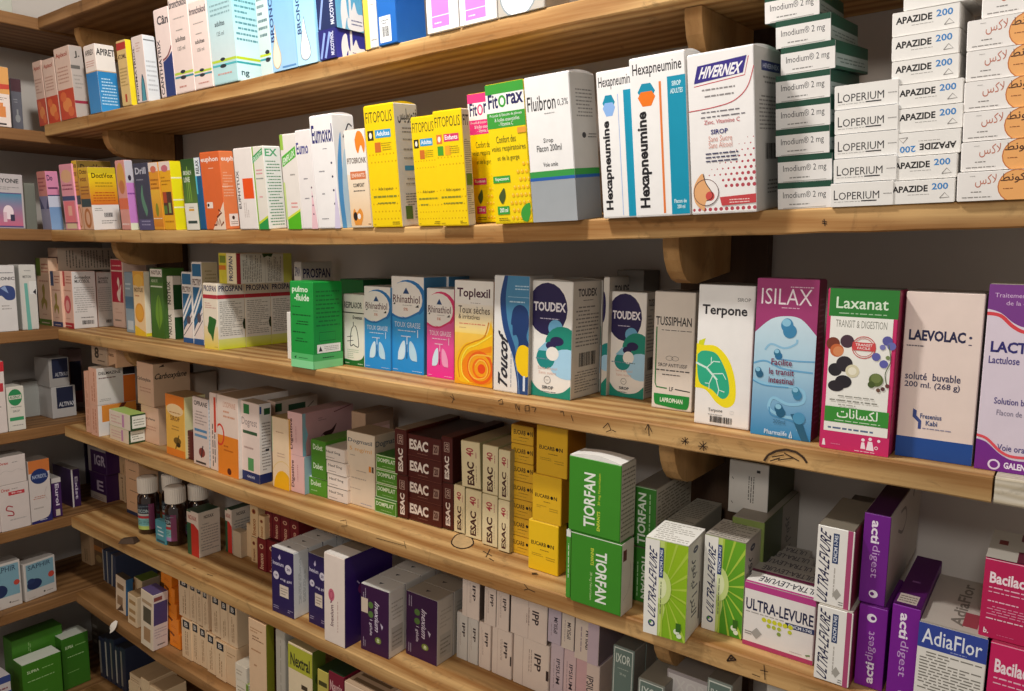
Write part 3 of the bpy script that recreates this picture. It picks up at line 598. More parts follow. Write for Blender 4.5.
bx(SY,'cream syrup box with an orange cat and butterfly','M2',352,372.5,131,'f0dfc6',F=[g(0,.02,1,.55,'f0c99a','f4e4cc'),r(0,.55,1,1,'f4efe8'),p(curve([(.5,.9),(.65,.98),(.85,.96),(.98,.86),(.9,.76),(.78,.84),(.62,.76),(.52,.82),(.5,.9)]),'f08a2a'),t('FITOBRONK',.05,.66,.98,.72,'6a5a50'),r(.15,.5,.9,.58,'d8794a'),t('ENFANTS',.22,.52,.84,.56,'f6d8c4'),t('COMFORT',.25,.42,.8,.46,'5a5048'),l(.25,.37,.8,.4,1,'7a7068'),p(curve([(.2,.03),(.12,.12),(.2,.2),(.32,.16),(.5,.2),(.62,.13),(.5,.03)]),'e8963a'),c(.24,.12,.1,'2c2420',.045),c(.42,.12,.08,'f6efe6',.03),l(.82,.03,.98,.05,1,'8a6a4a')],y=-.003,d=.05)
HC = []
for i_ in range(7):
    for j_ in range(8): HC.append(c(.1+.115*j_+.05*(i_%2),.07+.062*i_+(.16 if i_ > 4 else 0),.022,'d6a400'))
def fitop(badge, bc, sq): return HC+[t('FITOPOLIS',.06,.86,.94,.95,'4a4a1c',0,0),r(.08,.72,.28,.8,bc[0]),c(.18,.76,.05,'f4efe0',.025),r(.34,.735,.86,.8,bc[1]),t(badge,.38,.75,.82,.79,'f2f6fa')]+[r(x,.62,x+.2,.7,cc) for x,cc in sq]+[l(.52,.63,.86,.7,4,'a8921a'),t('Aide à apaiser',.3,.3,.8,.335,'5c5a2a',0,0),l(.12,.24,.9,.28,1,'8a8a2e'),l(.18,.19,.85,.22,1,'8a8a2e'),l(.7,.02,.95,.05,2,'6a5a12'),l(.05,.02,.2,.035,1,'a88a12')]
ADU = fitop('Adultes',('3a3418','3a9ad0'),[(.3,'d0702a')]); ENF = fitop('Enfants',('e07a3a','d83a6a'),[(.1,'4aa032'),(.36,'f0a82a')])
AR_FITO = '\uFEB2\uFEF4\uFEDF\uFEEE\uFE91\uFEEE\uFE98\uFED3'
bx(SY,'tallest yellow honeycomb syrup box with a blue badge, beside the cream one','M2',373,402.5,107,'f8d408',F=ADU,S=[t(AR_FITO,.15,.84,.98,.96,'45423c'),l(.3,.76,.95,.82,2,'8a867e'),r(.3,.46,.95,.5,'4a9ac8')]+[l(.3,y_,.95,y_+.03,1,'9a958c') for y_ in (.7,.62,.55,.38,.34)]+[l(.25,.17,.95,.28,5,'77736a'),r(.2,.06,.5,.17,'5a7a3a'),l(.6,.06,.95,.16,4,'8a867e')],y=-.004,us=425,side='dedad2',flap='D',bulge=.003)
bx(SY,'yellow honeycomb syrup box with a blue badge, half covered by its neighbour','M2',418.5,440,118,'f8d408',F=[('t' if 0 else e_) if False else e_ for e_ in ADU],y=-.002,d=.05,w=.046)
bx(SY,'yellow honeycomb syrup box with a pink badge','M2',440.5,469,112,'f8d408',F=ENF,S=[l(.1,.1,.9,.75,36,'77736a'),t('FIT',.1,.86,.9,.95,'45423c'),r(.1,.35,.9,.45,'6a8a3a')],y=-.009,us=476,side='dedad2')
def fitor(c1,pill): 
    dots = [c(.5+.11*j_+.05*(i_%2),.04+.055*i_,.04,'f2b81e') for i_ in range(8) for j_ in range(5) if j_*.5+.0 >= i_*.35-1.2]+[c(.49+.11*j_+.05*(i_%2),.047+.055*i_,.02,'f8d860') for i_ in range(8) for j_ in range(5) if j_*.5 >= i_*.35-1.2]
    return [r(0,.69,1,.93,'f6f4f0'),r(0,.93,1,1,c1),r(0,.69,1,.8,c1),t('Fit',.06,.83,.32,.93,'2b2b5e',0,.02),o(.43,.875,.1,.045,c1,.042),t('rax',.55,.845,.98,.92,'2b2b5e',0,.02),t('Propolis & Extraits de plantes',.08,.765,.92,.79,'f0f6ee',0,0),t('& huiles essentielles',.2,.735,.85,.76,'f0f6ee',0,0),t('- Vitamine C',.3,.703,.68,.73,'f0f6ee',0,0),t('Confort des',.2,.585,.72,.635,'5a5a1e',0,0),t('voies respiratoires',.06,.515,.96,.565,'5a5a1e',0,0),t('et de la gorge',.2,.45,.78,.495,'5a5a1e',0,0),r(.04,.3,.5,.35,c1),t(pill,.1,.31,.46,.34,'eef6e6')]+dots+[p(curve([(.2,.16),(.16,.2),(.24,.24),(.32,.26),(.34,.2),(.26,.15),(.2,.16)]),'4a5a2a'),r(.1,.07,.42,.13,c1),t('200 ml',.16,.085,.38,.118,'f0f6ea'),l(.12,.02,.42,.05,2,'6a5a12')]
bx(SY,'yellow and pink syrup box half hidden by the green topped one','M2',475.5,496,95,'f8d80c',F=fitor('e23a80','Expectorant'),y=.034,d=.055,w=.051,zo=.0012)
bx(SY,'yellow syrup box with a green top band and honey cells','M2',495.5,533,86,'f8d80c',F=fitor('3fa03c','Expectorant')+[p(curve([(.76,.02),(.72,.07),(.8,.12),(.97,.14),(.96,.06),(.88,.01),(.76,.02)]),'3fa03c'),r(.78,.64,1,.68,'e8a03c')],y=-.014,d=.045)
bx(SY,'white and grey syrup box with green and blue stripes','M2',533.5,578,79,'f2f0ee',F=[g(0,0,1,.29,'a9aeb2','9fa5aa'),r(0,.31,1,.355,'3a9a48'),r(0,.355,1,.362,W),r(0,.29,1,.312,'2a60ae'),t('Fluibron',.05,.77,.68,.87,'3a3a3c',0,.006),t('0,3%',.72,.78,.95,.83,'55555a',0,0),l(.42,.74,.65,.755,1,'9a9a9a'),t('Sirop',.36,.54,.58,.58,'3a3a3c',0,.004),t('Flacon 200ml',.2,.49,.75,.535,'3a3a3c',0,.004),t('Voie orale',.32,.385,.65,.415,'4a4a4c',0,.004)],
   S=[r(0,0,1,.29,'8d9297'),r(0,.31,1,.355,'3a9a48'),r(0,.29,1,.312,'2a60ae'),l(.2,.7,.85,.9,8,'8a8884'),c(.45,.58,.08,'4a4a4c',.02),l(.6,.56,.95,.6,2,'6a6866')],y=-.013,us=602,side='cdcac4',flap='D',bulge=.003)
def hexa(c1,c2,st): return [t('Hexapneumine',.06,.875,.94,.965,'26242a',0,.01),p([(.14,.79),(.22,.84),(.38,.84),(.46,.79),(.38,.74),(.22,.74)],TE),p([(.14,.755),(.2,.79),(.4,.79),(.46,.755),(.38,.7),(.22,.7)],c1),r(.53,.02,.545+.025*st,.84,c2),r(.68,.01,1,.86,'0c94b4'),t('Hexapneumine',.1,.06,.34,.67,'1f1d22',90,.03)]
bx(SY,'white syrup box with a teal panel and a pale blue hexagon','M2',603.5,637,73,'f4f2f0',F=hexa('8fb8ee','9ab8ea',0),y=-.010,d=.05,w=.052)
bx(SY,'white syrup box with a teal panel and an orange hexagon','M2',636,690.5,60,'f4f2f0',F=hexa('f07a1e','e8803c',1)+[t('SIROP',.76,.8,.92,.83,'d8f2f6'),t('ADULTES',.73,.755,.95,.785,'d8f2f6'),t('Flacon de',.73,.08,.95,.105,'d8f2f6'),t('200 ml',.78,.045,.92,.07,'d8f2f6')],y=-.018,d=.05,flap='D',bulge=.003)
DOT = []
for i_ in range(13):
    for j_ in range(12):
        x_, y_ = .04+.085*j_+.042*(i_%2), .03+.036*i_
        if y_ < .2+.3*x_ and not (x_ < .47 and .05 < y_ < .235) and not(x_ > .48 and .04 < y_ < .14): DOT.append(c(x_,y_,.006+.022*max(0,min(1,(.2+.3*x_-y_)/.25)),'b84a56'))
bx(SY,'white syrup box with a purple logo, red dots and a nose drawing','M2',692,757,56,'f3f0ee',F=DOT+[p([(.1,.82),(.84,.85),(.9,.945),(.16,.925)],'3a2f86'),s([(.1,.803),(.865,.832),(.925,.94)],.012,'c83a4a'),p([(.1,.82),(.84,.847),(.9,.945),(.16,.925)],'3a2f86'),t('HIVERNEX',.2,.845,.82,.915,'f4f2f6',0,.03,.1),l(.22,.765,.72,.79,1,'8f8a8a'),l(.26,.725,.7,.75,1,'8f8a8a'),s(curve([(0,.655),(.4,.665),(.7,.69),(.9,.76),(1,.88)]),.012,'c83a4a'),l(.2,.63,.78,.65,1,'77737a'),l(.12,.6,.86,.62,1,'77737a'),t('Zinc, Vitamine C',.24,.56,.78,.59,'c04a52',0,.004),t('SIROP',.34,.5,.6,.53,'3a3a7a'),t('Sans Sucre',.3,.455,.66,.49,'d89a8e',0,0),t('Sans Alcool',.3,.415,.66,.45,'d89a8e',0,0),l(.25,.325,.75,.395,3,'4a4a66'),
   c(.24,.14,.2,'f4efec'),p(curve([(.2,.02),(.06,.08),(.05,.18),(.18,.26),(.24,.2),(.34,.13),(.32,.1),(.24,.085),(.2,.02)]),'e8ae78'),c(.3,.115,.07,'d0504a'),s(curve([(.2,.26),(.24,.2),(.34,.13),(.32,.1),(.24,.085)]),.012,'3a2420'),o(.24,.14,.2,.01,'6a4a4a'),p([(.48,.05),(1,.06),(1,.115),(.45,.105)],'c8464a'),l(.6,.062,.9,.095,2,'f2d0cc')],
   S=[r(.25,.86,.95,.92,'3a4078'),t('HIVERNEX',.3,.875,.9,.905,'c8cade'),l(.3,.78,.9,.84,2,'8a8682'),l(.15,.5,.9,.72,9,'8a8682'),b(.35,.32,.8,.42),l(.4,.1,.9,.2,4,'77736e')],y=-.022,us=783,side='c6c2bc',flap='D',bulge=.003)
IMO = [r(0,.78,1,1,'1f4a38'),r(0,0,1,.78,'e6e2de'),t('Imodium® 2 mg',.1,.34,.9,.66,'33363a',0,0),l(.22,.12,.7,.24,1,'8a8884'),s([(.1,.03),(.9,.05)],.012,'a8a49e')]
stk(TB,'white ended dark green tablet box','M2',[(778,832),(778,834),(776,832),(776,835),(776,835),(781,841),(776,837),(765,822)],-12,'e6e2de',F=IMO,S=[r(0,0,1,1,'24503e'),r(0,.1,1,.55,'9aa6a0'),l(.05,.2,.9,.45,2,'5a6a64')],side='24503e',top='24503e',y=.004,d=.12,flap='F',rots=[0,1,-1,1,0,-2,1,3],fc='e6e2de')
LOP = [t('L',.06,.3,.13,.72,'2e2c30',0,0),t('OPERIUM',.14,.3,.78,.62,'2e2c30',0,0),r(.5,.2,.74,.25,'2e2c30'),l(.06,.2,.48,.24,1,'8a8886'),l(.84,.45,.97,.55,1,'a8a5a2')]
stk(TB,'plain white tablet box with spaced black capitals','M2',[(830,894),(833,891),(834,893),(834,893),(834,896)],85,'eeebe6',F=LOP,y=-.003,d=.09,flap='F',rots=[0,-.5,.5,-.5,0],side='e4e8ee',top='dfe6f0')
APA = [t('APAZIDE',.06,.5,.6,.78,'1e1c1e',0,.03),t('200',.66,.56,.9,.84,'3a86c8',0,.02),l(.3,.36,.62,.42,1,'a09c98'),s([(.78,.2),(.92,.22),(.85,.42),(.78,.2)],.012,'8a8682')]
ap = stk(TB,'white tablet box with black capitals and blue numerals','M2',[(888,955),(890,956),(893,960),(895,961),(895,963),(891,959),(891,959),(891.5,959.5),(903,971)],-17,'f0ede8',F=APA,y=-.002,d=.11,flap='F',rots=[0,-.5,.4,0,-.6,.5,0,.4,-1])
fl = ap[2]['o']; fl['label'] = 'white tablet box turned upside down among its stack of black lettered boxes'
fl.matrix_world = fl.matrix_world @ Matrix.Translation((0,0,ap[2]['h'])) @ Matrix.Rotation(math.pi,4,'Y')
AR_KO, AR_LX = '\uFEC2\uFEE7\uFEEE\uFEDB', '\uFEB2\uFEDB\uFEFB'
KON = [c(.64,.46,.2,'f2b06a',.56),o(.64,.46,.2,.012,'c8743a',.56),t(AR_LX,.2,.46,.43,.9,'c07058',0,0),t(AR_KO,.47,.56,.73,.9,'4a2a22',0,.01),l(.13,.28,.4,.36,1,'7a7672'),l(.06,.1,.38,.18,1,'8a8682'),l(.5,.36,.72,.42,1,'8a4a2a'),l(.14,.84,.2,.88,1,'9a9692')]
stk(TB,'white tablet box with an orange disc and Arabic lettering','M2',[(956,1052),(960,1056),(962,1058),(963,1059),(965,1061),(966,1062),(981,1077)],-14,'f0ece8',F=KON,y=-.004,d=.1,flap='F',rots=[0,.4,-.5,0,.5,-.4,0])

# ================================================================== shelf 3
bx(SY,'white box with a blue bird picture, corner side','L3',-20,19,266,'d9d6d4',F=[p(curve([(.45,.62),(.7,.7),(.95,.66),(.95,.5),(.75,.48),(.6,.55),(.45,.5)]),'3a4a7e'),p([(.6,.66),(.8,.58),(.72,.7)],'8aa0c8'),t('IRONIC',.5,.78,.98,.83,'4a4a50'),l(.6,.88,.95,.91,1,'55555a'),l(.6,.33,.95,.42,2,'a09a98')],S=[r(0,0,1,1,'a9a8a0')],y=.004,d=.06,side='a9a8a0')
bx(SY,'white carton with a teal stripe in the corner','L3',23,39.5,265,'cfcdc6',F=[p([(.3,0),(.55,0),(.45,.72),(.25,.72)],'6fb0a4'),r(.55,.55,1,.75,'dcdcd8'),p([(.75,.58),(.95,.54),(.95,.63)],'2c2c34'),t('METON',.2,.8,.7,.84,'6a6a68'),l(.3,.9,.7,.93,1,'8a8a86')],y=.012,d=.06)
BUD = lambda c1,c2,fl_: [r(0,.74,.35,1,c1),l(.42,.78,.95,.94,3,'b06a58'),l(.1,.64,.9,.7,1,'c08a74'),r(0,0,1,.1,c2),l(.2,.03,.8,.07,1,'e0c8b8'),l(.3,.16,.7,.19,1,'c08a74')]+(fl_ and [p(curve([(.3,.24),(.26,.36),(.42,.44),(.38,.56),(.52,.62),(.6,.54),(.56,.42),(.72,.36),(.66,.24),(.5,.34),(.3,.24)]),'a08a3c')] or [c(.5,.42,.32,'c8505a',.16),c(.5,.4,.18,'e8a49a',.1)])
q = bx(SY,'peach syrup box with a green tab and a bud drawing','M3',40,52.5,258,'e2bfa2',F=BUD('6f8a34','5a7a2c',1),vb=325,d=.05)
q1 = bx(SY,'peach syrup box with a blue tab and a bud drawing','M3',53,63.5,271,'e4bfa6',F=BUD('3a4a6c','38406c',1),vb=326.5,d=.06)
q2 = bx(SY,'peach syrup box with a red tab and a pink oval','M3',64,74.5,271,'e6b8a4',F=BUD('b8383c','b02a36',0),S=[t('Somedox',.12,.87,.8,.93,'4a4644'),t('MUCOSOL',.12,.8,.75,.86,'4a4644'),l(.08,.28,.92,.74,12,'a8a4a0'),b(.35,.07,.85,.14),l(.3,.17,.85,.22,1,'7a7672')],vb=327.5,us=98,side='dedad6')
bx(SY,'grey sided syrup box directly behind the pink oval box','M3',89,99,272,'d6b8a8',S=[t('Somedox',.12,.87,.8,.93,'4a4644'),t('MUCOSOL',.12,.8,.75,.86,'4a4644'),l(.08,.28,.92,.74,12,'8f8b86'),b(.5,.07,.85,.13)],y=q2['A'].y+q2['d']+.004,us=114,side='bdb8b2')
bx(SY,'long box with upright fine print lying across the peach boxes','M3',49,58.5,248,'d8b9a2',F=[r(0,.3,1,.6,'5a3a38'),l(.1,.05,.9,.25,2,'8a6a5a')],S=[g(0,0,1,1,'c9b7a4','c2b09c'),l(.12,.1,.95,.9,16,'6a625a',90)],y=q2['A'].y+.012,us=116,on=q2,side='c4b29e',d=.1)
bx(SY,'crimson syrup box with a white dancer above a white base','M3',113.5,125.5,259,'e8c9b8',F=[r(.04,.37,.96,.82,'b82440'),r(.04,.84,.96,.99,'c03048'),l(.15,.89,.85,.93,1,'f0c8c0'),p(curve([(.55,.4),(.45,.5),(.62,.58),(.5,.66),(.6,.74),(.7,.68),(.68,.56),(.85,.64),(.75,.5),(.7,.38)]),'f0d8cc'),l(.2,.08,.7,.14,1,'8a7a6a'),l(.2,.2,.8,.3,2,'d8b4a0')],vb=326.5,d=.06)
bx(SY,'narrow blue grey syrup box behind the orange flower box','M3',127,135,272,'8fa2ae',F=[r(0,.4,1,.6,'4f7a9a'),l(.1,.7,.9,.85,2,'c8d4da'),r(.2,.05,.9,.2,'c4ccd0')],vb=332,d=.05)
bx(SY,'orange and yellow syrup box with a citrus oval','M3',135.5,146.5,271,'f0cf9c',F=[r(0,.78,1,1,'e8a838'),c(.5,.86,.42,'f0bc4c',.1),c(.5,.36,.4,'e0962a',.15),c(.5,.36,.32,'eaa83a',.12),t('NOTUX',.1,.68,.9,.75,'6a4a24'),l(.15,.6,.85,.65,1,'c0784a'),p([(0,0),(1,0),(1,.06),(0,.16)],'eec22c')],S=[r(0,0,1,1,'f0e6cc'),p([(0,0),(1,0),(1,.05),(0,.05)],'e8d82a')],vb=335,us=152,side='f0e6cc')
bx(SY,'green leaf syrup box with a white name tab','M3',152.5,165.5,268,'3f6428',F=[g(0,0,1,.8,'3c6a22','4f7a2c'),p(curve([(.6,.12),(.35,.3),(.42,.5),(.62,.62),(.8,.48),(.85,.28),(.6,.12)]),'6f9a2e'),s(curve([(.62,.14),(.6,.35),(.64,.6)]),.04,'4a7020'),r(.05,.88,.95,.99,'efe6da'),t('NOTUX',.14,.91,.88,.97,'4a2a2a'),t('ADULTE',.1,.8,.6,.84,'c8d8b0'),r(.05,.73,.95,.75,'e0e6cc')],vb=337,d=.05)
q = bx(SY,'white edged green box with upright lettering, lower of two','M3',166,175.5,309,'ece2d4',F=[t('NOTUX',.3,.15,.7,.85,'3a3028',90),c(.35,.08,.12,'3a3028',.03)],S=[r(0,0,1,1,'1f4a24'),r(0,.75,1,1,'d8d0c0')],vb=338,us=183.5,side='1f4a24')
bx(SY,'white edged green box with upright lettering, upper of two','M3',165.5,174,276,'ece2d4',F=[t('NOTUX',.3,.15,.7,.85,'3a3028',90)],S=[r(0,0,1,1,'1f4a24'),r(0,.75,1,1,'d8d0c0')],us=182,side='1f4a24',on=q)
PEC = [r(.06,.83,.94,.98,'2c6a94'),t('PECTRYL',.06,.72,.96,.8,'5a3a30'),r(.06,.08,.94,.7,'2c6a94'),p([(.06,.4),(.94,.7),(.94,.76),(.06,.46)],W),p([(.06,.3),(.94,.6),(.94,.66),(.06,.36)],W),p([(.06,.08),(.94,.08),(.94,.46),(.06,.16)],'efe0d8')]+[s([(.06,.1+.09*i),(.94,.3+.09*i)],.05,'2c3648') for i in range(3)]+[c(.6,.33,.2,'5a5058',.06),r(0,0,1,.07,'2c5a94')]
bx(SY,'smaller blue and white striped syrup box in front of its twin','M3',184,194,272,'f0e8e0',F=PEC,vb=342,d=.05)
bx(SY,'taller blue and white striped syrup box beside the ivy leaf box','M3',194.5,204.5,262,'f0e8e0',F=PEC,S=[r(0,0,1,1,'cdbb94'),l(.2,.75,.9,.92,4,'a8966c')],vb=344,us=220,side='cdbb94')
PRF = [t('PROSPAN',.06,.88,.94,.97,'26285a'),r(0,.77,1,.83,'b8303c'),g(0,0,1,.35,'e8d24a','efd8b4'),l(.1,.62,.9,.72,3,'d09a90'),p(curve([(.25,.32),(.35,.42),(.4,.5),(.7,.48),(.9,.45),(.8,.34),(.72,.26),(.62,.12),(.5,.2),(.3,.26)],3),'2c6a2c'),l(.7,.03,.95,.05,1,'a89a3a')]
PRS = [t('PROSPAN',.06,.88,.92,.97,'26285a'),r(0,.77,1,.83,'b8303c'),l(.08,.2,.9,.74,18,'9a968e'),g(0,0,1,.16,'d8de2a','e0e48a'),p([(.9,.38),(.95,.46),(1,.44),(1,.28),(.93,.3)],'2c3a20')]
q = bx(SY,'white and yellow ivy leaf syrup box','M3',205,219,283,'f0e2cc',F=PRF,S=PRS,vb=348,us=246,side='e6e3da')
row(q, 2, label='white and yellow ivy leaf syrup box')
bx(SY,'yellow and white ivy leaf syrup box lying on its standing twins','M3',219.5,237,253,'efe0b8',F=[r(0,0,.45,1,'d8c83a'),r(0,.45,.4,.6,'d87a2a'),r(.05,.68,.4,.92,'7a8a2c'),t('PROSPAN',.58,.1,.8,.9,'26285a',90)],S=[r(0,0,.07,1,'a8303a'),l(.1,.06,.44,.94,11,'77736a',90),r(.5,0,.505,1,'a8a69c'),l(.54,.06,.8,.9,9,'77736a',90),r(.84,0,1,1,'c8cc5a'),p([(.45,1),(.65,1),(.62,.88),(.55,.92),(.48,.86)],'2c4a24')],y=q['A'].y+.014,us=292,on=q,side='d9d6c8')
bx(SY,'white ivy leaf syrup box peeping above the green carton','M3',296,303,262,'d8d4cc',F=[t('SPAN',.1,.84,.9,.95,'26285a')],S=[t('PROSPAN',.06,.82,.92,.93,'26285a')],y=.13,us=334,side='cfcac2')
bx(SY,'thin white leaflet box wedged behind the green carton','M3',287.5,291,312,'e8e4dc',y=.045,d=.06)
PUF = [t('pulmo',.1,.86,.8,.95,'dff0d8',0,.02),t('-fluide',.2,.78,.85,.86,'dff0d8',0,.02),l(.1,.7,.9,.73,1,'0f5a26'),l(.1,.6,.9,.64,1,'0f5a26'),l(.25,.5,.8,.56,2,'0f4a20'),l(.1,.4,.9,.44,1,'0f5a26'),l(.2,.3,.85,.36,2,'0f5a26'),r(0,.09,1,.17,'5cc070'),r(0,0,1,.09,'8fe0a0'),p([(.15,.12),(.25,.14),(.22,.1)],'1a4a2a'),l(.35,.11,.75,.13,1,'1a4a2a')]
bx(SY,'bright green syrup carton with pale green base bands','M3',291.5,314,281,'1f9a40',F=PUF,S=[l(.1,.48,.9,.92,9,'0f6a2c'),s([(.2,.32),(.75,.32),(.75,.42),(.2,.42),(.2,.32)],.015,'0f5a26'),r(.12,.18,.92,.28,'eef0ec'),p([(.17,.2),(.3,.2),(.23,.26)],'2a2c2e'),l(.36,.2,.85,.26,3,'a8aaa8'),r(0,.09,1,.17,'4cb464'),r(0,0,1,.09,'84d896'),l(.3,.11,.7,.14,1,'1a4a2a')],vb=366,us=343,side='149038',flap='T')
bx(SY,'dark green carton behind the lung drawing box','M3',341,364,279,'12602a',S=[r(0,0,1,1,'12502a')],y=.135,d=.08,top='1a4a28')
bx(SY,'cream and green syrup box with a lung outline','M3',343.5,364.5,294,'e9e6da',F=[t('RESPILAXOR',.08,.81,.92,.9,'2a2a2a',0,.02),r(0,.74,1,.755,'1a1a1a'),t('Erwanax',.48,.66,.92,.71,'2a2a2a'),s(curve([(.5,.62),(.5,.56),(.42,.52),(.36,.4),(.36,.28),(.5,.3),(.6,.28),(.74,.28),(.72,.42),(.64,.54),(.56,.57)]),.03,'2a2a2a'),s([(.2,.4),(.45,.42)],.02,'2a2a2a'),s([(.2,.34),(.5,.36)],.02,'2a2a2a'),l(.2,.1,.75,.24,5,'b8c4ac'),p([(0,0),(1,0),(1,.17)]+curve([(1,.17),(.85,.1),(.5,.075),(0,.09)]),'1f6a2c'),l(.1,.02,.3,.05,1,'c8dcc0'),l(.7,.02,.95,.05,1,'c8dcc0')],vb=364,d=.06)
def rhin(c0,c1,cs): return [g(0,0,1,.62,c0,c1),r(0,.57,1,1,'efe9e2'),p([(0,.5),(1,.5),(1,.78),(.9,.66),(.6,.59),(.3,.575),(0,.6)],c1),c(.52,.77,.56,cs,.2),c(.43,.765,.53,'f0ebe4',.185),p([(0,.62),(0,.56),(1,.56),(1,.6)]+curve([(.8,.63),(.5,.575),(.25,.575),(0,.62)]),c1),s(curve([(0,.6),(.25,.57),(.5,.575),(.85,.64)]),.05,cs),p([(.36,.825),(.56,.825),(.46,.89)],'2a4a7a'),t('Rhinathiol',.05,.73,.88,.81,'5a2a34',0,.006),l(.35,.7,.65,.715,1,'9a948e'),t('5%',.38,.65,.52,.68,'c8846a'),p([(.05,.71),(.12,.71),(.12,.735)],'2a2a2a'),p([(.74,.69),(.85,.69),(.84,.72)],'2a2a2a'),t('TOUX GRASSE',.1,.475,.9,.53,'dfe8f2',0,0),l(.2,.43,.75,.455,1,'cfdcec'),l(.3,.37,.6,.4,1,'cfdcec'),s([(.82,.38),(.82,.46)],.02,'dfe8f2'),
    p(curve([(.2,.13),(.22,.22),(.32,.31),(.42,.33),(.43,.2),(.36,.14),(.2,.13)]),'cfe8f6'),p(curve([(.8,.13),(.78,.22),(.68,.31),(.57,.33),(.56,.2),(.63,.14),(.8,.13)]),'b8dcf0'),s([(.49,.38),(.49,.22)],.025,'d8eaf6'),s([(.49,.3),(.48,.15)],.02,'2a3a5a'),l(.05,.02,.2,.035,1,'cfe4f4'),l(.65,.02,.95,.035,1,'cfe4f4')]
RB = rhin('1f90de','3f9ad4','2f78b8')
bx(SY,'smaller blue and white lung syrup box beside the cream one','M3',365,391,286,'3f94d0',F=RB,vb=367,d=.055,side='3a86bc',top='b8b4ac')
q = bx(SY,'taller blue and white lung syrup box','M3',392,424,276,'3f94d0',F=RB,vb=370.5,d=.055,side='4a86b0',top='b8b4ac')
row(q, 1, label='taller blue and white lung syrup box', dx=.004)
RP = [((e_[0],)+tuple({'b8dcf0':'f0a0c8','d8eaf6':'f4c0da','2a3a5a':'5a1a3a','dfe8f2':'f4dce8','cfdcec':'f0cfe0','cfe4f4':'f4c8e0'}.get(k_,k_) if isinstance(k_,str) else k_ for k_ in e_[1:])) for e_ in rhin('ee2f98','e0609c','d8386c')]
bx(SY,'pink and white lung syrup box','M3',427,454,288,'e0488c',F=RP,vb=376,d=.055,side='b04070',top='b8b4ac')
TOP = [g(0,0,1,.62,'f2a818','f6cf5a'),g(0,.5,1,.78,'f6d878','f0e8da'),r(0,.78,1,1,'f0ebe2'),t('Toplexil',.06,.82,.92,.93,'4a2036',0,.02),l(.42,.785,.92,.8,1,'a89a90'),t('Toux sèches',.1,.69,.92,.76,'5a4a3a',0,.006),t('& irritatives',.1,.635,.66,.68,'5a4a3a',0,.006),l(.12,.58,.82,.605,1,'e08a6a'),l(.12,.545,.36,.56,1,'c8a070'),
   p(curve([(.95,.64),(.85,.5),(.6,.43),(.3,.4),(.08,.28),(.05,.1),(.2,.02),(.6,.03),(.95,.1),(1,.3),(1,.55)]),'f6c01c'),p(curve([(.98,.4),(.7,.36),(.4,.32),(.2,.2),(.25,.07),(.6,.02),(.98,.06),(.98,.25)]),'f08a14'),p(curve([(.98,.34),(.7,.31),(.45,.26),(.35,.16),(.5,.06),(.8,.06),(.96,.14),(.98,.25)]),'f2a41c'),
   o(.68,.18,.34,.06,'e8641a'),o(.7,.17,.22,.05,'ee7018'),c(.72,.17,.1,'e8501a'),s(curve([(.9,.62),(.78,.48),(.5,.42),(.25,.36),(.1,.22),(.14,.06)]),.025,'d88a1a'),s(curve([(.98,.5),(.6,.4),(.35,.35),(.2,.24),(.22,.1),(.4,.03)]),.03,'f8e04a'),s(curve([(.98,.3),(.6,.3),(.42,.24),(.4,.14),(.55,.07),(.8,.09),(.88,.17),(.8,.24),(.66,.25),(.56,.2)]),.03,'f8c04a')]
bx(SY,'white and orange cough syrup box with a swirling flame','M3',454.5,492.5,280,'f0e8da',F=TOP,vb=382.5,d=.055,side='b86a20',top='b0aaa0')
TOU = [p(curve([(.3,1),(.18,.8),(.28,.55),(.52,.35),(.68,.12),(.7,0)])+[(1,0),(1,1)],'24467e'),g(.62,.3,1,.7,'2a5a9a','3f7aa8'),p(curve([(.4,1),(.34,.8),(.42,.58),(.62,.4),(.7,.3)])+[(1,.3),(1,.93),(1,1)],'4a86ac'),l(.6,.88,.98,.93,2,'b8d4e4'),r(.4,.82,1,.825,'9ac0d8'),l(.45,.77,.95,.8,1,'b8d4e4'),p([(.58,.3)]+curve([(.58,.3),(.72,.42),(.66,.5),(.56,.5),(.54,.58),(.5,.6),(.56,.72),(.75,.76),(.95,.72),(1,.6),(.94,.5),(1,.44)])+[(1,.3)],'1f3a6c'),p(curve([(.7,.2),(.64,.3),(.72,.4),(.9,.42),(1.1,.36),(1.1,.2),(.9,.15),(.7,.2)]),'f6cc12'),t('Toucof',.14,.04,.42,.5,'2a2a34',90,.03,.15),l(.48,.05,.54,.34,1,'a8a8b0',90),s(curve([(.52,.36),(.7,.18),(.76,0)]),.012,'8ab0e0'),r(.86,.03,.92,.16,'d8e4f4')]
bx(SY,'white and navy cough syrup box with a head profile','M3',493,528,275,'e6e4e0',F=TOU,vb=390,d=.06,side='9a9690',top='8f8a84')
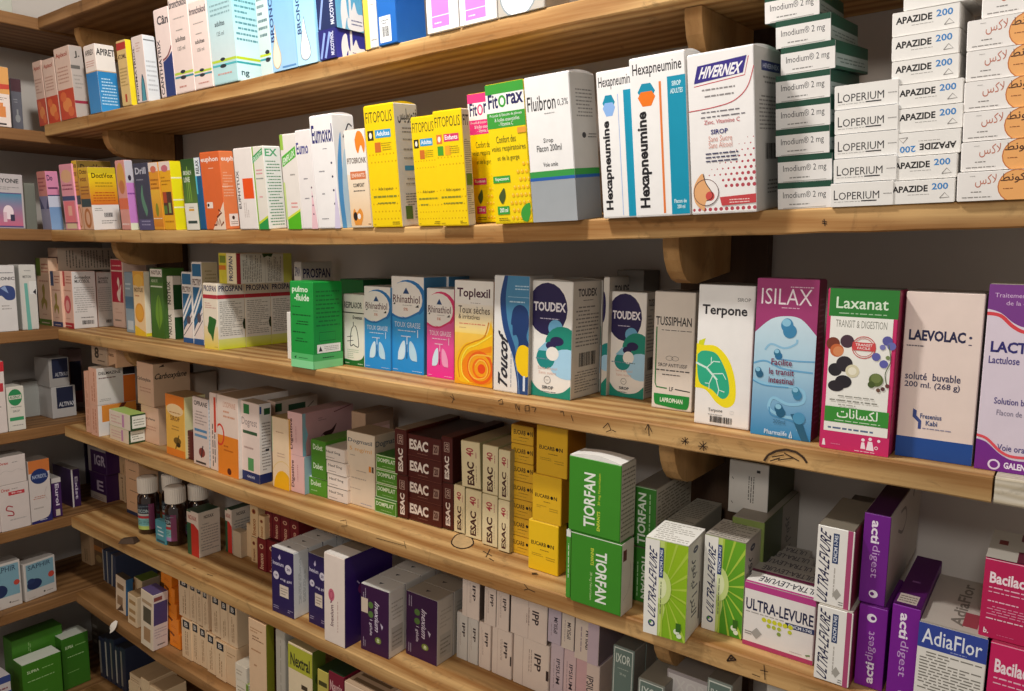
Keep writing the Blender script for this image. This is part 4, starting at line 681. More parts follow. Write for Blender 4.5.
TOD = lambda: [c(.42,.76,.47,'2b2350',.225),t('TOUDEX',.09,.74,.85,.82,'efeaf0',0,.03),l(.25,.67,.7,.69,1,'c8c0d8'),c(.62,.6,.17,'6aa8cc'),c(.78,.46,.4,'1f8a76',.16),c(.66,.49,.16,'2b2350',.04),c(.85,.35,.5,'f0ece4',.0601),c(.9,.3,.42,'a8d4ee',.13),c(.4,.34,.22,'1f8a86'),p([(.2,.4),(.4,.48),(.5,.44),(.42,.4)],'8cc4dc'),c(.52,.45,.12,'2b2350',.035),c(.56,.38,.15,'f0ece4',.06),l(.1,.32,.75,.345,1,'6a8a9a'),t('Sans alcool',.22,.24,.68,.265,'d8b4a8',0,0),t('Sans sucre',.24,.2,.66,.225,'d8b4a8',0,0),o(.45,.15,.08,.012,'8a8684'),l(.41,.145,.49,.155,1,'8a8684'),p([(0,0),(1,0),(1,.12)]+curve([(1,.12),(.8,.055),(.5,.035),(.2,.07),(0,.17)]),'1f8a76'),t('SIROP',.33,.07,.6,.098,'3a3a40'),l(.3,.04,.66,.055,1,'55555a')]
TODS = [t('TOUDEX',.18,.87,.82,.94,'3a3438',0,.03),l(.35,.83,.7,.85,1,'6a6462'),l(.12,.44,.9,.8,11,'7f7a76'),b(.25,.27,.82,.39),l(.12,.05,.9,.24,8,'7f7a76')]
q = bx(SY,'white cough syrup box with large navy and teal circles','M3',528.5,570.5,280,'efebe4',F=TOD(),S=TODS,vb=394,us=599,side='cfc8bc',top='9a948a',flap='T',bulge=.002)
row(q, 1, label='white cough syrup box with large navy and teal circles')
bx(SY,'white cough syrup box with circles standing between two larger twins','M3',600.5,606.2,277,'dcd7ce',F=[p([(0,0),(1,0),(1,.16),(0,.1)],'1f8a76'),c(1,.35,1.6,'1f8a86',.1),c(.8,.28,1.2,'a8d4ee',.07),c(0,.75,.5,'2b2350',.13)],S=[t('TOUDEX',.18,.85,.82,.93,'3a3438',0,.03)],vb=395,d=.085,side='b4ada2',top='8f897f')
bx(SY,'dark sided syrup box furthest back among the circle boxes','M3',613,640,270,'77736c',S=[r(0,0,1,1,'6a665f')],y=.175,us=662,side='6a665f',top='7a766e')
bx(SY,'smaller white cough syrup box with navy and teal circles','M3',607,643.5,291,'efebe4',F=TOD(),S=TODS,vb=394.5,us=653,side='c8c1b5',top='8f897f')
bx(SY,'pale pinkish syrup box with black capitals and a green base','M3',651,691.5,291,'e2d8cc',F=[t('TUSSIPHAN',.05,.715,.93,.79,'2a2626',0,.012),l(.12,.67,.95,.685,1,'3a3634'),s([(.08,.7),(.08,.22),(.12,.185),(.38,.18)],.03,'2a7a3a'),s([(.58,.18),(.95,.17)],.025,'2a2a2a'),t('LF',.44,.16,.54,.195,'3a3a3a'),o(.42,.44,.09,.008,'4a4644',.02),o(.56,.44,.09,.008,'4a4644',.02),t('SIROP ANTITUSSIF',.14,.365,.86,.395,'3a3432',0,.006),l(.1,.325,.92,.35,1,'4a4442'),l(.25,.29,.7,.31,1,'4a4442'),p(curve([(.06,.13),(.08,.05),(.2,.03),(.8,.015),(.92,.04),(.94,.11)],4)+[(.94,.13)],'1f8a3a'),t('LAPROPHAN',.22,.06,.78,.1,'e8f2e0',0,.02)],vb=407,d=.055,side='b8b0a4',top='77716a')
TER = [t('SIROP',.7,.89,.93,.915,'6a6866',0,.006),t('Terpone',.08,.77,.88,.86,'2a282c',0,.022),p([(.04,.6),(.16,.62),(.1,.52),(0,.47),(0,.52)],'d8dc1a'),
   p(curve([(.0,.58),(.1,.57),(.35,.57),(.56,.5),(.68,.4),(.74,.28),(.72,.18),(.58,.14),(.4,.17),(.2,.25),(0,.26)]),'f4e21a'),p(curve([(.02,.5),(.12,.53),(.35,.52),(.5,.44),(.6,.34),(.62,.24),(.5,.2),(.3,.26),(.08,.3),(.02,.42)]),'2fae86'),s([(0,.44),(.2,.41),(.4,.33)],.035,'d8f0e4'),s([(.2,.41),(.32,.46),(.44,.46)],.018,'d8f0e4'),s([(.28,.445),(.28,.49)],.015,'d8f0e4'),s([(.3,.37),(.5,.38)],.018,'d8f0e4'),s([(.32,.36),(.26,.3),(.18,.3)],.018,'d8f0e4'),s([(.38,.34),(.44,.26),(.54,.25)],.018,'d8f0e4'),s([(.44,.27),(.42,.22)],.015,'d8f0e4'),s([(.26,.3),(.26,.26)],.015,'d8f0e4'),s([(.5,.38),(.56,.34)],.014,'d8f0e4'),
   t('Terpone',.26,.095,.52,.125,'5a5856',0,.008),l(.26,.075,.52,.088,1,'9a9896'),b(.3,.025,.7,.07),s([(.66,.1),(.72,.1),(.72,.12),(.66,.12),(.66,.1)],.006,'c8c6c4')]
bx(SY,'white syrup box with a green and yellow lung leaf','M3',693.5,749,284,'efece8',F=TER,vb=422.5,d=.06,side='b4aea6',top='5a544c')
CHEV = lambda x,y,k,cl: [c(x+.012*k,y-.006*k,.056*k,cl,.022*k),c(x-.012*k,y+.012*k,.05*k,cl[:5]+('1' if cl[5]!='1' else '2'),.022*k),c(x-.018*k,y+.02*k,.036*k,'8cc4de',.012*k)]
ISI = [g(0,0,1,.45,'2f86bc','a9cfe2'),g(0,.45,1,.8,'a9cfe2','cfe2ea'),p([(0,1),(0,.66)]+curve([(0,.66),(.25,.745),(.5,.77),(.75,.755),(1,.66)])+[(1,1)],'a03a70'),
   t('ISILAX',.08,.84,.9,.94,'f2e4ea',0,-.004),l(.55,.945,.92,.96,1,'dcb8c8'),l(.42,.815,.9,.83,1,'d8a8c0'),
   s(curve([(.18,.55),(.28,.59),(.5,.57),(.68,.6),(.7,.63)]),.035,'8fc0dc'),s(curve([(0,.46),(.2,.48),(.5,.44),(.98,.43)]),.03,'6aa8d0'),s(curve([(.4,.5),(.7,.495),(1,.5)]),.025,'6aa8d0'),s(curve([(0,.36),(.2,.335),(.6,.335),(.84,.31),(.84,.24),(.6,.22),(.36,.25),(.3,.18),(.5,.14),(.72,.13),(.8,.06)]),.05,'8fc6e2'),s(curve([(0,.35),(.2,.325),(.6,.325)]),.02,'5a9cc8'),s(curve([(.3,.19),(.34,.14),(.56,.125),(.74,.11)]),.02,'4a90c0')]+CHEV(.55,.69,2.0,'3f86b0')+CHEV(.4,.525,1.1,'2a6f9e')+CHEV(.1,.4,1.1,'2a6080')+CHEV(.74,.29,1.3,'3a80a8')+CHEV(.48,.17,1.4,'255f80')+[p([(.66,.16),(.8,.17),(.98,.0),(.86,0)],'2a607e'),c(.8,.14,.1,'4f96be'),
   t('Facilite',.3,.46,.64,.5,'7a3050',0,.012),t('le transit',.27,.4,.68,.44,'7a3050',0,.012),t('intestinal',.27,.345,.68,.385,'7a2a44',0,.012),t('200ml',.38,.09,.58,.115,'44708c',0,.004),t('Pharmalife',.24,.015,.62,.045,'dceaf4',0,.006),s([(.66,.01),(.7,.01),(.68,.05),(.66,.01)],.02,'dceaf4')]
bx(SY,'magenta and blue laxative box with droplets on a winding track','M3',750,810.5,278,'94446a',F=ISI,S=[l(.2,.1,.8,.9,24,'a04a70')],vb=433,us=818,side='74103e',top='6a3048')
LAX = [r(.03,.83,1,1,'2c7a30'),t('Laxanat',.13,.88,.86,.95,'dcebd4',0,.008),l(.1,.845,.85,.86,1,'a8c8a4'),p([(.06,.17),(.94,.12),(.94,.83),(.06,.83)],'eeece4'),r(.06,.16,.94,.83,'eeece4'),t('TRANSIT & DIGESTION',.14,.765,.86,.81,'77766a',0,-.004),
   c(.12,.66,.1,'7a3a2a'),c(.32,.68,.1,'4a3440'),c(.18,.62,.1,'c8683a'),c(.2,.615,.075,'d88a5a'),c(.17,.5,.1,'2a262a'),c(.3,.54,.12,'302a30'),c(.42,.5,.1,'d8d0b0'),c(.42,.5,.06,'ece6d0'),c(.3,.43,.12,'28242a',.04),c(.2,.4,.12,'2c262c',.035),
   o(.56,.65,.17,.012,'c8484a'),o(.56,.65,.14,.008,'c8484a'),p([(.4,.63),(.72,.63),(.72,.68),(.4,.68)],'d0484a'),t('TRANSIT',.44,.657,.68,.673,'f2dcd8'),t('FACILE',.47,.638,.65,.652,'f2dcd8'),
   c(.88,.7,.07,'5a5a9e'),c(.94,.67,.06,'6a6ab0'),c(.82,.66,.04,'7a7ab8'),c(.74,.6,.06,'5f5fa8'),c(.85,.56,.06,'5f5fa8'),c(.9,.6,.03,'7a8a5a'),s(curve([(.9,.68),(.94,.58),(.88,.5),(.92,.42)]),.012,'5a6a4a'),c(.76,.46,.1,'5a6a34'),c(.76,.47,.07,'74824a'),c(.7,.43,.05,'4a5a2c'),c(.86,.41,.03,'5a3a3a'),c(.92,.43,.03,'6a3a3a'),c(.8,.4,.03,'6a4a3a'),
   l(.18,.335,.75,.35,1,'8a887e'),l(.12,.305,.8,.325,1,'8a887e'),l(.25,.28,.8,.295,1,'a09e94'),r(.06,.175,.97,.27,'3a8e34'),t('\uFE95\uFE8E\uFEE7\uFE8E\uFEB4\uFEDC\uFEDF',.24,.205,.82,.265,'eef6e6',0,.01),l(.14,.182,.86,.195,1,'c8e0c0'),r(.06,.115,.97,.172,'eeece4'),l(.12,.125,.85,.155,1,'5a6a8a'),r(.03,0,1,.115,'cc2a66'),
   c(.64,.085,.025,'f6e4ea'),p([(.61,.03),(.68,.03),(.66,.07),(.62,.07)],'f6e4ea'),c(.74,.095,.025,'f6e4ea'),p([(.69,.025),(.8,.025),(.77,.08),(.71,.08)],'f6e4ea'),c(.86,.09,.022,'f6e4ea'),o(.83,.045,.025,.01,'f6e4ea'),l(.48,.008,.95,.02,1,'f0c8d4'),p([(.05,.02),(.1,.02),(.085,.06),(.06,.06)],'f6e4ea'),l(.18,.03,.42,.045,1,'e0789c')]
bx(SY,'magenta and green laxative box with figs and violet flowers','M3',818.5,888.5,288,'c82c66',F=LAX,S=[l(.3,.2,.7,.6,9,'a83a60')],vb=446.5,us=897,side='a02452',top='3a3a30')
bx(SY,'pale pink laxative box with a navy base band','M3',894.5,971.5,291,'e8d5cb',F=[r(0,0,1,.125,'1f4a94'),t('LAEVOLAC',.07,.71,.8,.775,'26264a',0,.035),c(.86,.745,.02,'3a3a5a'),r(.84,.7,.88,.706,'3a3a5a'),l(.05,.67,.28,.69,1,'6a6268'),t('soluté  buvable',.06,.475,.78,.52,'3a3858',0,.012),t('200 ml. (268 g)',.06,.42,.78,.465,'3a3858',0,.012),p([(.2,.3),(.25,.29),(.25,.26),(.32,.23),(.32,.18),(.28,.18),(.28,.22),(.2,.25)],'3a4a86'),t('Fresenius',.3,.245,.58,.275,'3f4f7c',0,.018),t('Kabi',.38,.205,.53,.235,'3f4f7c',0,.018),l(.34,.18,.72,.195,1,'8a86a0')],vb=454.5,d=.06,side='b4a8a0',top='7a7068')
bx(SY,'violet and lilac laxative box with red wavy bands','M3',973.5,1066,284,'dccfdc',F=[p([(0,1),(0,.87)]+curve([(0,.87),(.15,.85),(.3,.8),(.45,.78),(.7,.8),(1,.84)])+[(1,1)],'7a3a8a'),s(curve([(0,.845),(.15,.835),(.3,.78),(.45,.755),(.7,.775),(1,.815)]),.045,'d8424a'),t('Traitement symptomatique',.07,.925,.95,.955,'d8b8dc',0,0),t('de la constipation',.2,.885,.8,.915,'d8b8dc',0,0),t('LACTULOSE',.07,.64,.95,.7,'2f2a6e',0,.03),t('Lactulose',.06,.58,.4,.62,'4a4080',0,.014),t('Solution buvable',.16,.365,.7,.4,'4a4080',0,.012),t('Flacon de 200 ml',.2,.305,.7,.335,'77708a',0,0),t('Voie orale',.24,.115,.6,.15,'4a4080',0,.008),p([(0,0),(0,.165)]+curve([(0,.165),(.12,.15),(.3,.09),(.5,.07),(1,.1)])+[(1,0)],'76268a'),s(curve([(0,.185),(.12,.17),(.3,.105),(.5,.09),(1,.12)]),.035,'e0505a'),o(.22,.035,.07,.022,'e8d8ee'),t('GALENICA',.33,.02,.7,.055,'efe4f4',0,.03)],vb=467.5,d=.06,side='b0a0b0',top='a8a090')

# ================================================================== shelf 4
bx(TB,'white carton with a red top in the corner, cut by its green neighbour','L4',-28,8.5,365,'ddd2cc',F=[r(0,.86,1,1,'c8303a'),r(.6,.58,.95,.7,'c03a44'),l(.5,.3,.95,.4,2,'a89a94')],y=.004,d=.06)
bx(TB,'white carton with a green circle and green stripe','L4',9,26.5,388,'dcd8cc',F=[c(.48,.76,.4,'2c8a54',.19),r(.12,.72,.84,.81,'dcd8cc'),t('ALGINAT',.16,.735,.8,.8,'2c7a4c'),t('SIROP',.3,.42,.7,.47,'8a8a84'),r(.1,.23,.9,.31,'3a9a64'),l(.15,.1,.85,.15,1,'9a9690'),l(.2,.52,.8,.57,1,'9a9690')],y=.006,d=.05)
bx(TB,'plain pale grey carton against the wall behind the green circle box','L4',23,44,383,'a9aaa4',y=.14,d=.05)
q = bx(TB,'white box with a navy square, lower of two in the corner','L4',53,77,388,'b8b4b0',F=[r(.2,.3,.9,.98,'262a40'),t('ALTIVAX',.28,.36,.96,.5,'c8c8cc')],y=.07,d=.08)
bx(TB,'white box with a navy square, upper of two in the corner','L4',50,70,359,'a49f9a',F=[r(.15,.3,.95,.98,'262a40'),t('ALTIVAX',.28,.36,.96,.5,'a8a8ae')],d=.08,on=q)
bx(TB,'dim red and navy carton standing behind the two navy square boxes','L4',71,85,350,'8a7470',F=[r(.1,.1,.9,.8,'2a2c44'),r(.1,.1,.9,.3,'6a2c34')],y=.155,d=.05)
dl = [r(0,0,1,1,'e2ae94'),l(.2,.1,.8,.9,2,'c07a60',90)]
q = bx(TB,'peach ended white box, lower one of the orange striped pair','M4',91.5,99,404,'e2b49c',F=dl,S=[r(0,.45,1,1,'e8923a'),p([(.3,.45),(.42,.45),(.75,1),(.62,1)],'7a3a2a'),r(0,0,1,.45,'ece6e0'),r(0,0,.1,1,'ece6e0')],vb=434,us=137,side='ece6e0',top='c9b8a4')
bx(TB,'thin peach box standing against the peach end of the orange striped pair','M4',86.5,91,371,'dfa88c',F=dl,y=q['A'].y+.004,d=.1)
q2 = bx(TB,'white box with an orange and black side panel, upper one of its pair','M4',90,97.5,367,'e2b49c',F=dl,S=[t('DELMAZINE',.06,.82,.62,.9,'3a3230'),l(.06,.7,.5,.77,1,'6a4040'),r(.68,.76,1,1,'1f1c22'),r(.68,0,1,.74,'d8702a'),l(.06,.1,.35,.18,2,'9a948e')],us=136,side='dcd6d0',on=q,top='a89a8a')
bx(TB,'beige box marked with an eight, on top of the striped pair','M4',92,107,341,'c0a890',F=[t('8',.2,.3,.5,.85,'3a3028',0,.03),l(.55,.5,.95,.6,1,'6a5a4a'),l(.4,.15,.95,.3,1,'5a4a3c')],y=q['A'].y+.03,d=.06,on=q2)
bx(TB,'peach box with curved corner beside the box marked eight','M4',107.5,116.5,345,'e0b48e',F=[t('Ataxina',.15,.5,.75,.7,'5a3a24'),p([(.1,0),(.9,0),(.9,.2)],'7a5a40')],y=q['A'].y+.035,d=.05,on=q2)
SG = dict(F=[l(.1,.2,.6,.8,3,'d8a8a0'),r(.62,.1,.72,.9,'c88ab0')],S=[r(0,0,1,1,'2a4a2a'),r(.12,.12,1,.9,'e8ece2'),l(.2,.25,.9,.75,3,'8a9084')],side='2a4a2a')
q = bx(TB,'small white box with a dark green framed end, lower of two','M4',110,129,424.5,'e6d2b8',vb=438,us=145,top='bcd48a',**SG)
bx(TB,'small white box with a dark green framed end and leaf green top','M4',110,130.5,409,'e8d8c4',vb=424.5,us=145,top='a8c46a',**SG) if False else bx(TB,'small white box with a dark green framed end and leaf green top','M4',109.5,130.5,409,'e8d8c4',us=146,top='a8c46a',on=q,**SG)
CBF = [t('Carboxylane',.02,.55,.85,.66,'5a4a44'),l(.15,.3,.85,.45,2,'c8927a')]
q = bx(TB,'peach carton with bold italic lettering, lower of two','M4',142,159.5,404,'e4bb9c',F=[t('boxylane',.1,.62,.8,.7,'5a4a44'),l(.15,.35,.85,.5,2,'c8927a')],S=[r(0,0,1,1,'c8a88c')],vb=440,us=190,side='c8a88c',top='b8987c')
bx(TB,'peach carton with bold italic lettering, upper of two','M4',138,154,361,'e4bb9c',F=CBF,S=[t('Carboxylane',.04,.6,.9,.78,'332c28',0,.02,.08),p([(.15,.92),(.3,.92),(.28,.98)],'3a302a')],us=191,side='d2b090',on=q,top='9a8068',rot=0)
bx(TB,'long grey white carton lying behind the orange flower box','M4',160.5,165.5,377,'d8b498',F=[r(.5,.1,1,.6,'3a4050')],S=[c(.45,.5,.03,'4a4640',.06),l(.25,.2,.4,.35,2,'9a8f84')],y=.09,us=218,side='b7a898',top='9a8a78')
bx(SY,'orange syrup box with a flower and a pale disc','M4',167,185.5,393,'eeb64e',F=[r(0,.8,1,1,'e07a24'),c(.5,.76,.45,'f2cf9a',.1),t('SIROP',.25,.58,.75,.66,'8a5a2a'),l(.2,.7,.8,.74,1,'b87a3a'),l(.3,.42,.7,.52,2,'b8863a'),c(.6,.26,.2,'7a5a20',.06),c(.65,.2,.12,'3a2c14',.04),s(curve([(.5,.12),(.6,.25),(.7,.36)]),.04,'5a4a1c'),r(0,0,1,.12,'e8842a')],vb=453,d=.05,side='e8e0a8',top='a8845a')
bx(TB,'narrow maroon carton with a dotted edge','M4',186.5,193.5,430,'5a1c1c',F=[c(.35,.1+.1*i,.12,'d8b0a0',.012) for i in range(8)],vb=458,d=.05,top='4a2020')
bx(SY,'white and grey blue syrup box with bands of fine print','M4',194,209.5,396,'e2cdc2',F=[t('OPRANE',.1,.88,.95,.95,'3a3434'),r(.1,.5,.9,.54,'5a8ab0'),r(.1,.42,.9,.46,'6a94b4'),l(.15,.6,.9,.82,5,'a8928a'),c(.55,.2,.2,'8a3a34',.07),s([(.5,.12),(.62,.3)],.06,'3a2c34'),r(.15,.03,.8,.06,'3a3434')],S=[l(.1,.1,.9,.9,14,'b8c0c4')],vb=463,us=213,side='dde2e4',top='a08874')
bx(SY,'thin white box with upright black lettering beside the orange one','M4',211,218,392,'ecd4c6',F=[l(.2,.05,.8,.6,2,'3a3030',90),r(.6,.5,.9,.95,'d84a34')],vb=469,d=.055,top='a8907a')
bx(SY,'white and orange syrup box with a red loop','M4',218.5,239,394,'f0d8c8',F=[r(0,0,1,.5,'ee8a2a'),o(.12,.5,.22,.06,'e0422a',.14),l(.3,.72,.85,.84,2,'d89a7a'),t('LYSOPAINE',.3,.86,.9,.93,'d8a890'),l(.3,.3,.75,.4,2,'c0641a'),c(.55,.06,.1,'5a2018')],vb=472.5,d=.12,side='e8e0d8',top='a88c70')
bx(SY,'white syrup box with a navy base and green squares','M4',241,260,400,'ecd6ca',F=[r(0,0,1,.12,'1f2f66'),r(.2,.85,.5,.97,'2c7a3c'),r(.4,.14,.7,.3,'5a9a5c'),r(.15,.6,.9,.64,'3a5a3c'),t('Dogrest',.1,.68,.9,.8,'8a7a78',0,0),l(.2,.4,.7,.46,1,'b89a90'),t('GADES',.35,.045,.75,.075,'c8cce0')],S=[r(0,0,1,.12,'1f2f66'),r(.05,.88,.2,.97,'2a4a8a'),r(.4,.86,.9,.94,'2c5a34'),l(.2,.16,.9,.78,16,'8f8a86'),r(.5,.4,.8,.43,'2a2c34')],vb=478,us=272,side='e4e2de',top='b09c84')
q = bx(SY,'pinkish syrup box behind the one with green squares, green corner tabs','M4',268,276,400,'d8c0b0',S=[r(.0,.86,.15,.97,'1f4a2c'),r(.3,.84,.7,.93,'2c4a34'),s(curve([(.3,.7),(.6,.78),(.9,.92)]),.02,'6a6058')],y=.09,us=318,side='c4b4a4',top='9a8468')
bx(SY,'cream syrup box with a yellow sun disc','M4',273,289.5,416,'f0d4b0',F=[c(.62,.0,.55,'f6b81a',.26),o(.62,.0,.8,.04,'e8c88a',.4),l(.25,.78,.8,.82,1,'c09a7a'),l(.3,.44,.75,.52,2,'c8a48c'),r(0,.5,.05,1,'b8c4a0')],vb=486,d=.05,top='a88c5c',side='e8b85a')
DG = lambda: [r(0,0,1,1,'e8bcb8'),t('Digestive',.12,.12,.36,.85,'4a2a30',90,.02),l(.5,.3,.6,.75,1,'c07a80',90)]
DGS = [p([(0,0),(.1,.5),(0,1)],'7ab4c4'),g(.0,0,.06,1,'7ab4c4','88aab4'),p(curve([(.3,.3),(.4,.46),(.55,.5),(.65,.62),(.58,.42),(.48,.34),(.38,.42)]),'3a1c20'),l(.3,.75,.45,.85,2,'8a6a70'),s([(.6,.9),(.95,1)],.015,'7a4a50')]
q = bx(TB,'long pink carton with a feather drawing, lower of two','M4',290,305,453.5,'e8bcb8',F=DG(),S=[r(0,0,1,1,'9abcc8')],vb=490,us=352,side='8fbccb',top='b08c8a')
bx(TB,'long pink carton with a feather drawing, upper of two','M4',288.5,303,411,'e8bcb8',F=DG(),S=DGS,us=354,side='b98f90',on=q,top='a88480')
DB = [t('Dobet',.15,.55,.7,.85,'dfeed0',0,.02),l(.15,.2,.7,.35,1,'a8cc8a')]
q = bx(TB,'small leaf green box with a white rim at the foot of the green pair','M4',308.5,327,476,'5a9a2c',F=DB,vb=493,d=.06,top='e8ece0',rot=2)
bx(TB,'leaf green box standing on a smaller green box','M4',311.5,326,439,'4f8a28',F=[t('Dobet',.15,.75,.8,.9,'dfeed0',0,.02),t('Dobet',.15,.25,.8,.4,'dfeed0',0,.02)],d=.09,on=q,top='5c8a34')
stk(TB,'small white box with black lettering beside the green pair','M4',[(327.5,347.5),(327.5,347.5),(326.5,347),(324.5,346)],446,'efe2d6',vb=498.5,F=[t('Nasif 5mg',.1,.5,.8,.75,'3a3434',0,.01),l(.1,.15,.6,.3,1,'a0928a'),r(0,0,1,.03,'5a5450')],d=.05,top='cfc0b0')
bx(SY,'beige carton with a pink window against the back wall','M4',352,366,411,'b8977c',F=[],S=[r(.1,.3,.85,.85,'c8a090'),r(.25,.35,.85,.8,'e0b8b0')],y=.13,us=394,side='a0826a',top='8f7256')
bx(SY,'cream carton with grey blue lettering and a small orange square','M4',347.5,375,430,'e6d4bc',F=[t('Dogmatil',.05,.84,.92,.91,'55606a',0,.012),t('5 mg/ml',.1,.73,.9,.8,'e0a040',0,0),l(.1,.67,.3,.7,1,'a8988a'),r(.8,.5,.88,.58,'e08a2a'),r(.9,.5,.97,.58,'5a4a3a'),l(.35,.47,.7,.5,1,'a8988a'),l(.1,.36,.7,.4,1,'b8a898'),l(.1,.22,.5,.25,1,'b8a898'),l(.5,.04,.9,.06,1,'8a92b0')],S=[t('Dogmatil',.05,.82,.95,.92,'48525a',0,.012)],vb=502.5,us=398,side='b9a68e',top='9a8266')
stk(TB,'small pale rimmed leaf green box beside the brown boxes','M4',[(374.5,396.5),(376,397),(376,397),(376,397)],453,'4f8a28',vb=510,F=[s([(.02,.04),(.98,.04),(.98,.96),(.02,.96),(.02,.04)],.03,'cfe0b4'),t('DOMPILAT',.08,.5,.88,.8,'dfeed0',0,.02),l(.3,.2,.8,.3,1,'a8cc8a')],d=.06,top='3a6a24',ys=[-.004,.0,.0,.0])
ESB = '4f1a14'
EV = [t('ESAC',.3,.08,.72,.58,'ecdccf',90,.035),s([(.28,.68),(.72,.68),(.72,.88),(.28,.88),(.28,.68)],.05,'b89a8c'),t('20',.38,.7,.66,.86,'b89a8c',90)]
EH = [t('ESAC',.06,.3,.62,.78,'f0e2d6',0,.035),p([(.76,.28),(.92,.3),(.94,.72),(.78,.72)],'a08274'),t('20',.79,.36,.9,.66,'4a1a14',0,.03),l(.3,.14,.6,.2,1,'9a6a5c'),r(0,0,1,.02,'7a4034')]
q = bx(TB,'brown tablet box on end between green boxes and brown pile, lower of two','M4',397,408,474,ESB,F=EV,zo=.0015,vb=516,d=.14,top='4a3024')
bx(TB,'brown tablet box on end between green boxes and brown pile, upper of two','M4',395,406.5,428,ESB,F=EV,d=.14,on=q,top='8a745c')
stk(TB,'brown tablet box lying flat with white capitals','M4',[(408,441.5),(408,441.5),(408,441),(407.5,441)],433,ESB,zo=.0015,vb=519,F=EH,d=.14,top='3a1810',rots=[0,0,0,0])
q = bx(TB,'brown tablet box on end between brown pile and cream boxes, lower of two','M4',442.5,453.5,482,ESB,F=EV,zo=.0015,vb=527.5,d=.14,top='4a3024')
bx(TB,'brown tablet box on end between brown pile and cream boxes, upper of two','M4',441.5,452.5,436,ESB,F=EV,d=.14,on=q,side='3a120e',top='5a2c20')
EC = [t('ESAC',.3,.06,.68,.56,'4a2620',90,.035),t('40',.26,.68,.66,.86,'b0404a',90,.02),l(.72,.66,.84,.84,1,'b0606a',90),l(.74,.1,.82,.5,1,'a08a70',90)]
EC4 = dict(F=EC,S=[r(0,0,1,1,'a8a070')],side='b8b088',top='a8936a',d=.13)
ECL = dict(EC4, zo=.0012)
q = [bx(TB,f'cream tablet box on end in the lower row, {w_}','M4',a,b_,vt_,'e8d8ac',vb=vb_,**ECL) for a,b_,vt_,vb_,w_ in ((454,465,484,531,'touching the brown boxes'),(465.5,481.5,488,536,'under the tilted one'),(482,497.5,493,543.5,'between two look-alikes'),(498,509.5,499,550,'beside the yellow stack'))]
bx(TB,'cream tablet box tilted on end in the upper row, next to brown','M4',462,481,440,'e8d8ac',y=q[1]['A'].y,zo=q[1]['top']+.001,lean=-2,**EC4)
bx(TB,'cream tablet box on end in the upper row, middle one','M4',482.5,498,444,'e8d8ac',y=q[2]['A'].y,zo=q[2]['top'],**EC4)
bx(TB,'cream tablet box on end in the upper row, beside the yellow stack','M4',498.5,510,449,'e8d8ac',y=q[3]['A'].y,zo=q[3]['top'],**EC4)
EU = lambda big: ([t('EUCARB',.1,.52,.6,.6,'3a2a10',0,.02),c(.68,.56,.05,'1a1208'),t('N',.75,.52,.86,.6,'3a2a10',0,.02),l(.4,.43,.7,.47,1,'7a5a10'),l(.12,.3,.5,.37,2,'b08a1a'),l(.6,.26,.9,.35,2,'b08a1a')] if big else [t('EUCARB',.12,.5,.66,.76,'4a3210',0,.02),c(.78,.63,.06,'1a1208'),t('N',.87,.5,.98,.76,'4a3210',0,.02),l(.35,.32,.8,.42,1,'8a6612'),l(.1,.14,.9,.24,1,'b8902a'),r(0,0,1,.025,'9a6a10')])
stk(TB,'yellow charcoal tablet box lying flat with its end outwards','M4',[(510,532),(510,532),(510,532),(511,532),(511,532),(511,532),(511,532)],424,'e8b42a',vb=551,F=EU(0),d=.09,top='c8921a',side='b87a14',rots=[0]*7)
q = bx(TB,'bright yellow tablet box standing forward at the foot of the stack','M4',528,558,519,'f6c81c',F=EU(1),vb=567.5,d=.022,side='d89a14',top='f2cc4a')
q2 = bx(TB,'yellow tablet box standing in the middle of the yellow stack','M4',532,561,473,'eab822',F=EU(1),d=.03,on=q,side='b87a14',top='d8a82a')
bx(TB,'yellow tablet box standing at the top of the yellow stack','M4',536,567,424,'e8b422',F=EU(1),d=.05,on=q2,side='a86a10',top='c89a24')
TI = lambda up: [t('TIORFAN',.3,.1,.52,.82,'f2f6ec',90,.02),t('ENFANTS',.56,.08,.62,.34,'d8e04a',90),t('30 mg Nourrisson',.57,.42,.63,.84,'d8e04a',90,0)] if up else [t('TIORFAN',.5,.1,.72,.82,'f2f6ec',-90,.02),t('ENFANTS',.4,.6,.46,.84,'d8e04a',-90),t('30 mg Nourrisson',.38,.1,.44,.5,'c8e0a0',-90,0)]
TIS = [r(0,0,1,1,'b0a898'),l(.04,.05,.96,.95,16,'6a6458')]
q = bx(TB,'large green box with sideways white lettering, lower of two','M4',570,620.5,531,'3f8f26',F=TI(0)+[s([(0,.995),(1,.995)],.02,'dfe8d4')],S=[r(0,0,1,1,'cfc8bc'),r(.1,.75,.4,.9,'5a2a2c'),s(curve([(.2,.2),(.6,.3),(.8,.5),(.7,.7)]),.015,'8a847a')],vb=600,us=632,side='cfc8bc',top='2f6a1e',rot=0)
bx(TB,'thin white and green box pressed behind the large green ones','M4',565.5,570,529,'4a9a30',F=[r(0,.9,1,1,'eef0ea'),l(.3,.3,.7,.8,1,'e8eedc',90)],y=q['A'].y+.004,d=.09,top='eef0ea',L=())
bx(TB,'large green box with sideways white lettering and arched white lid, upper of two','M4',568,620,455,'3f8f26',F=TI(1),S=TIS,us=634,on=q,side='b0a898',top='f2f0ea',flap='T',bulge=.006,T=[r(0,.05,1,1,'8f877a')])
TI2 = [t('TIORFAN',.2,.05,.56,.9,'dfe8d6',90,.02),l(.66,.2,.78,.9,1,'a8cc9a',90)]
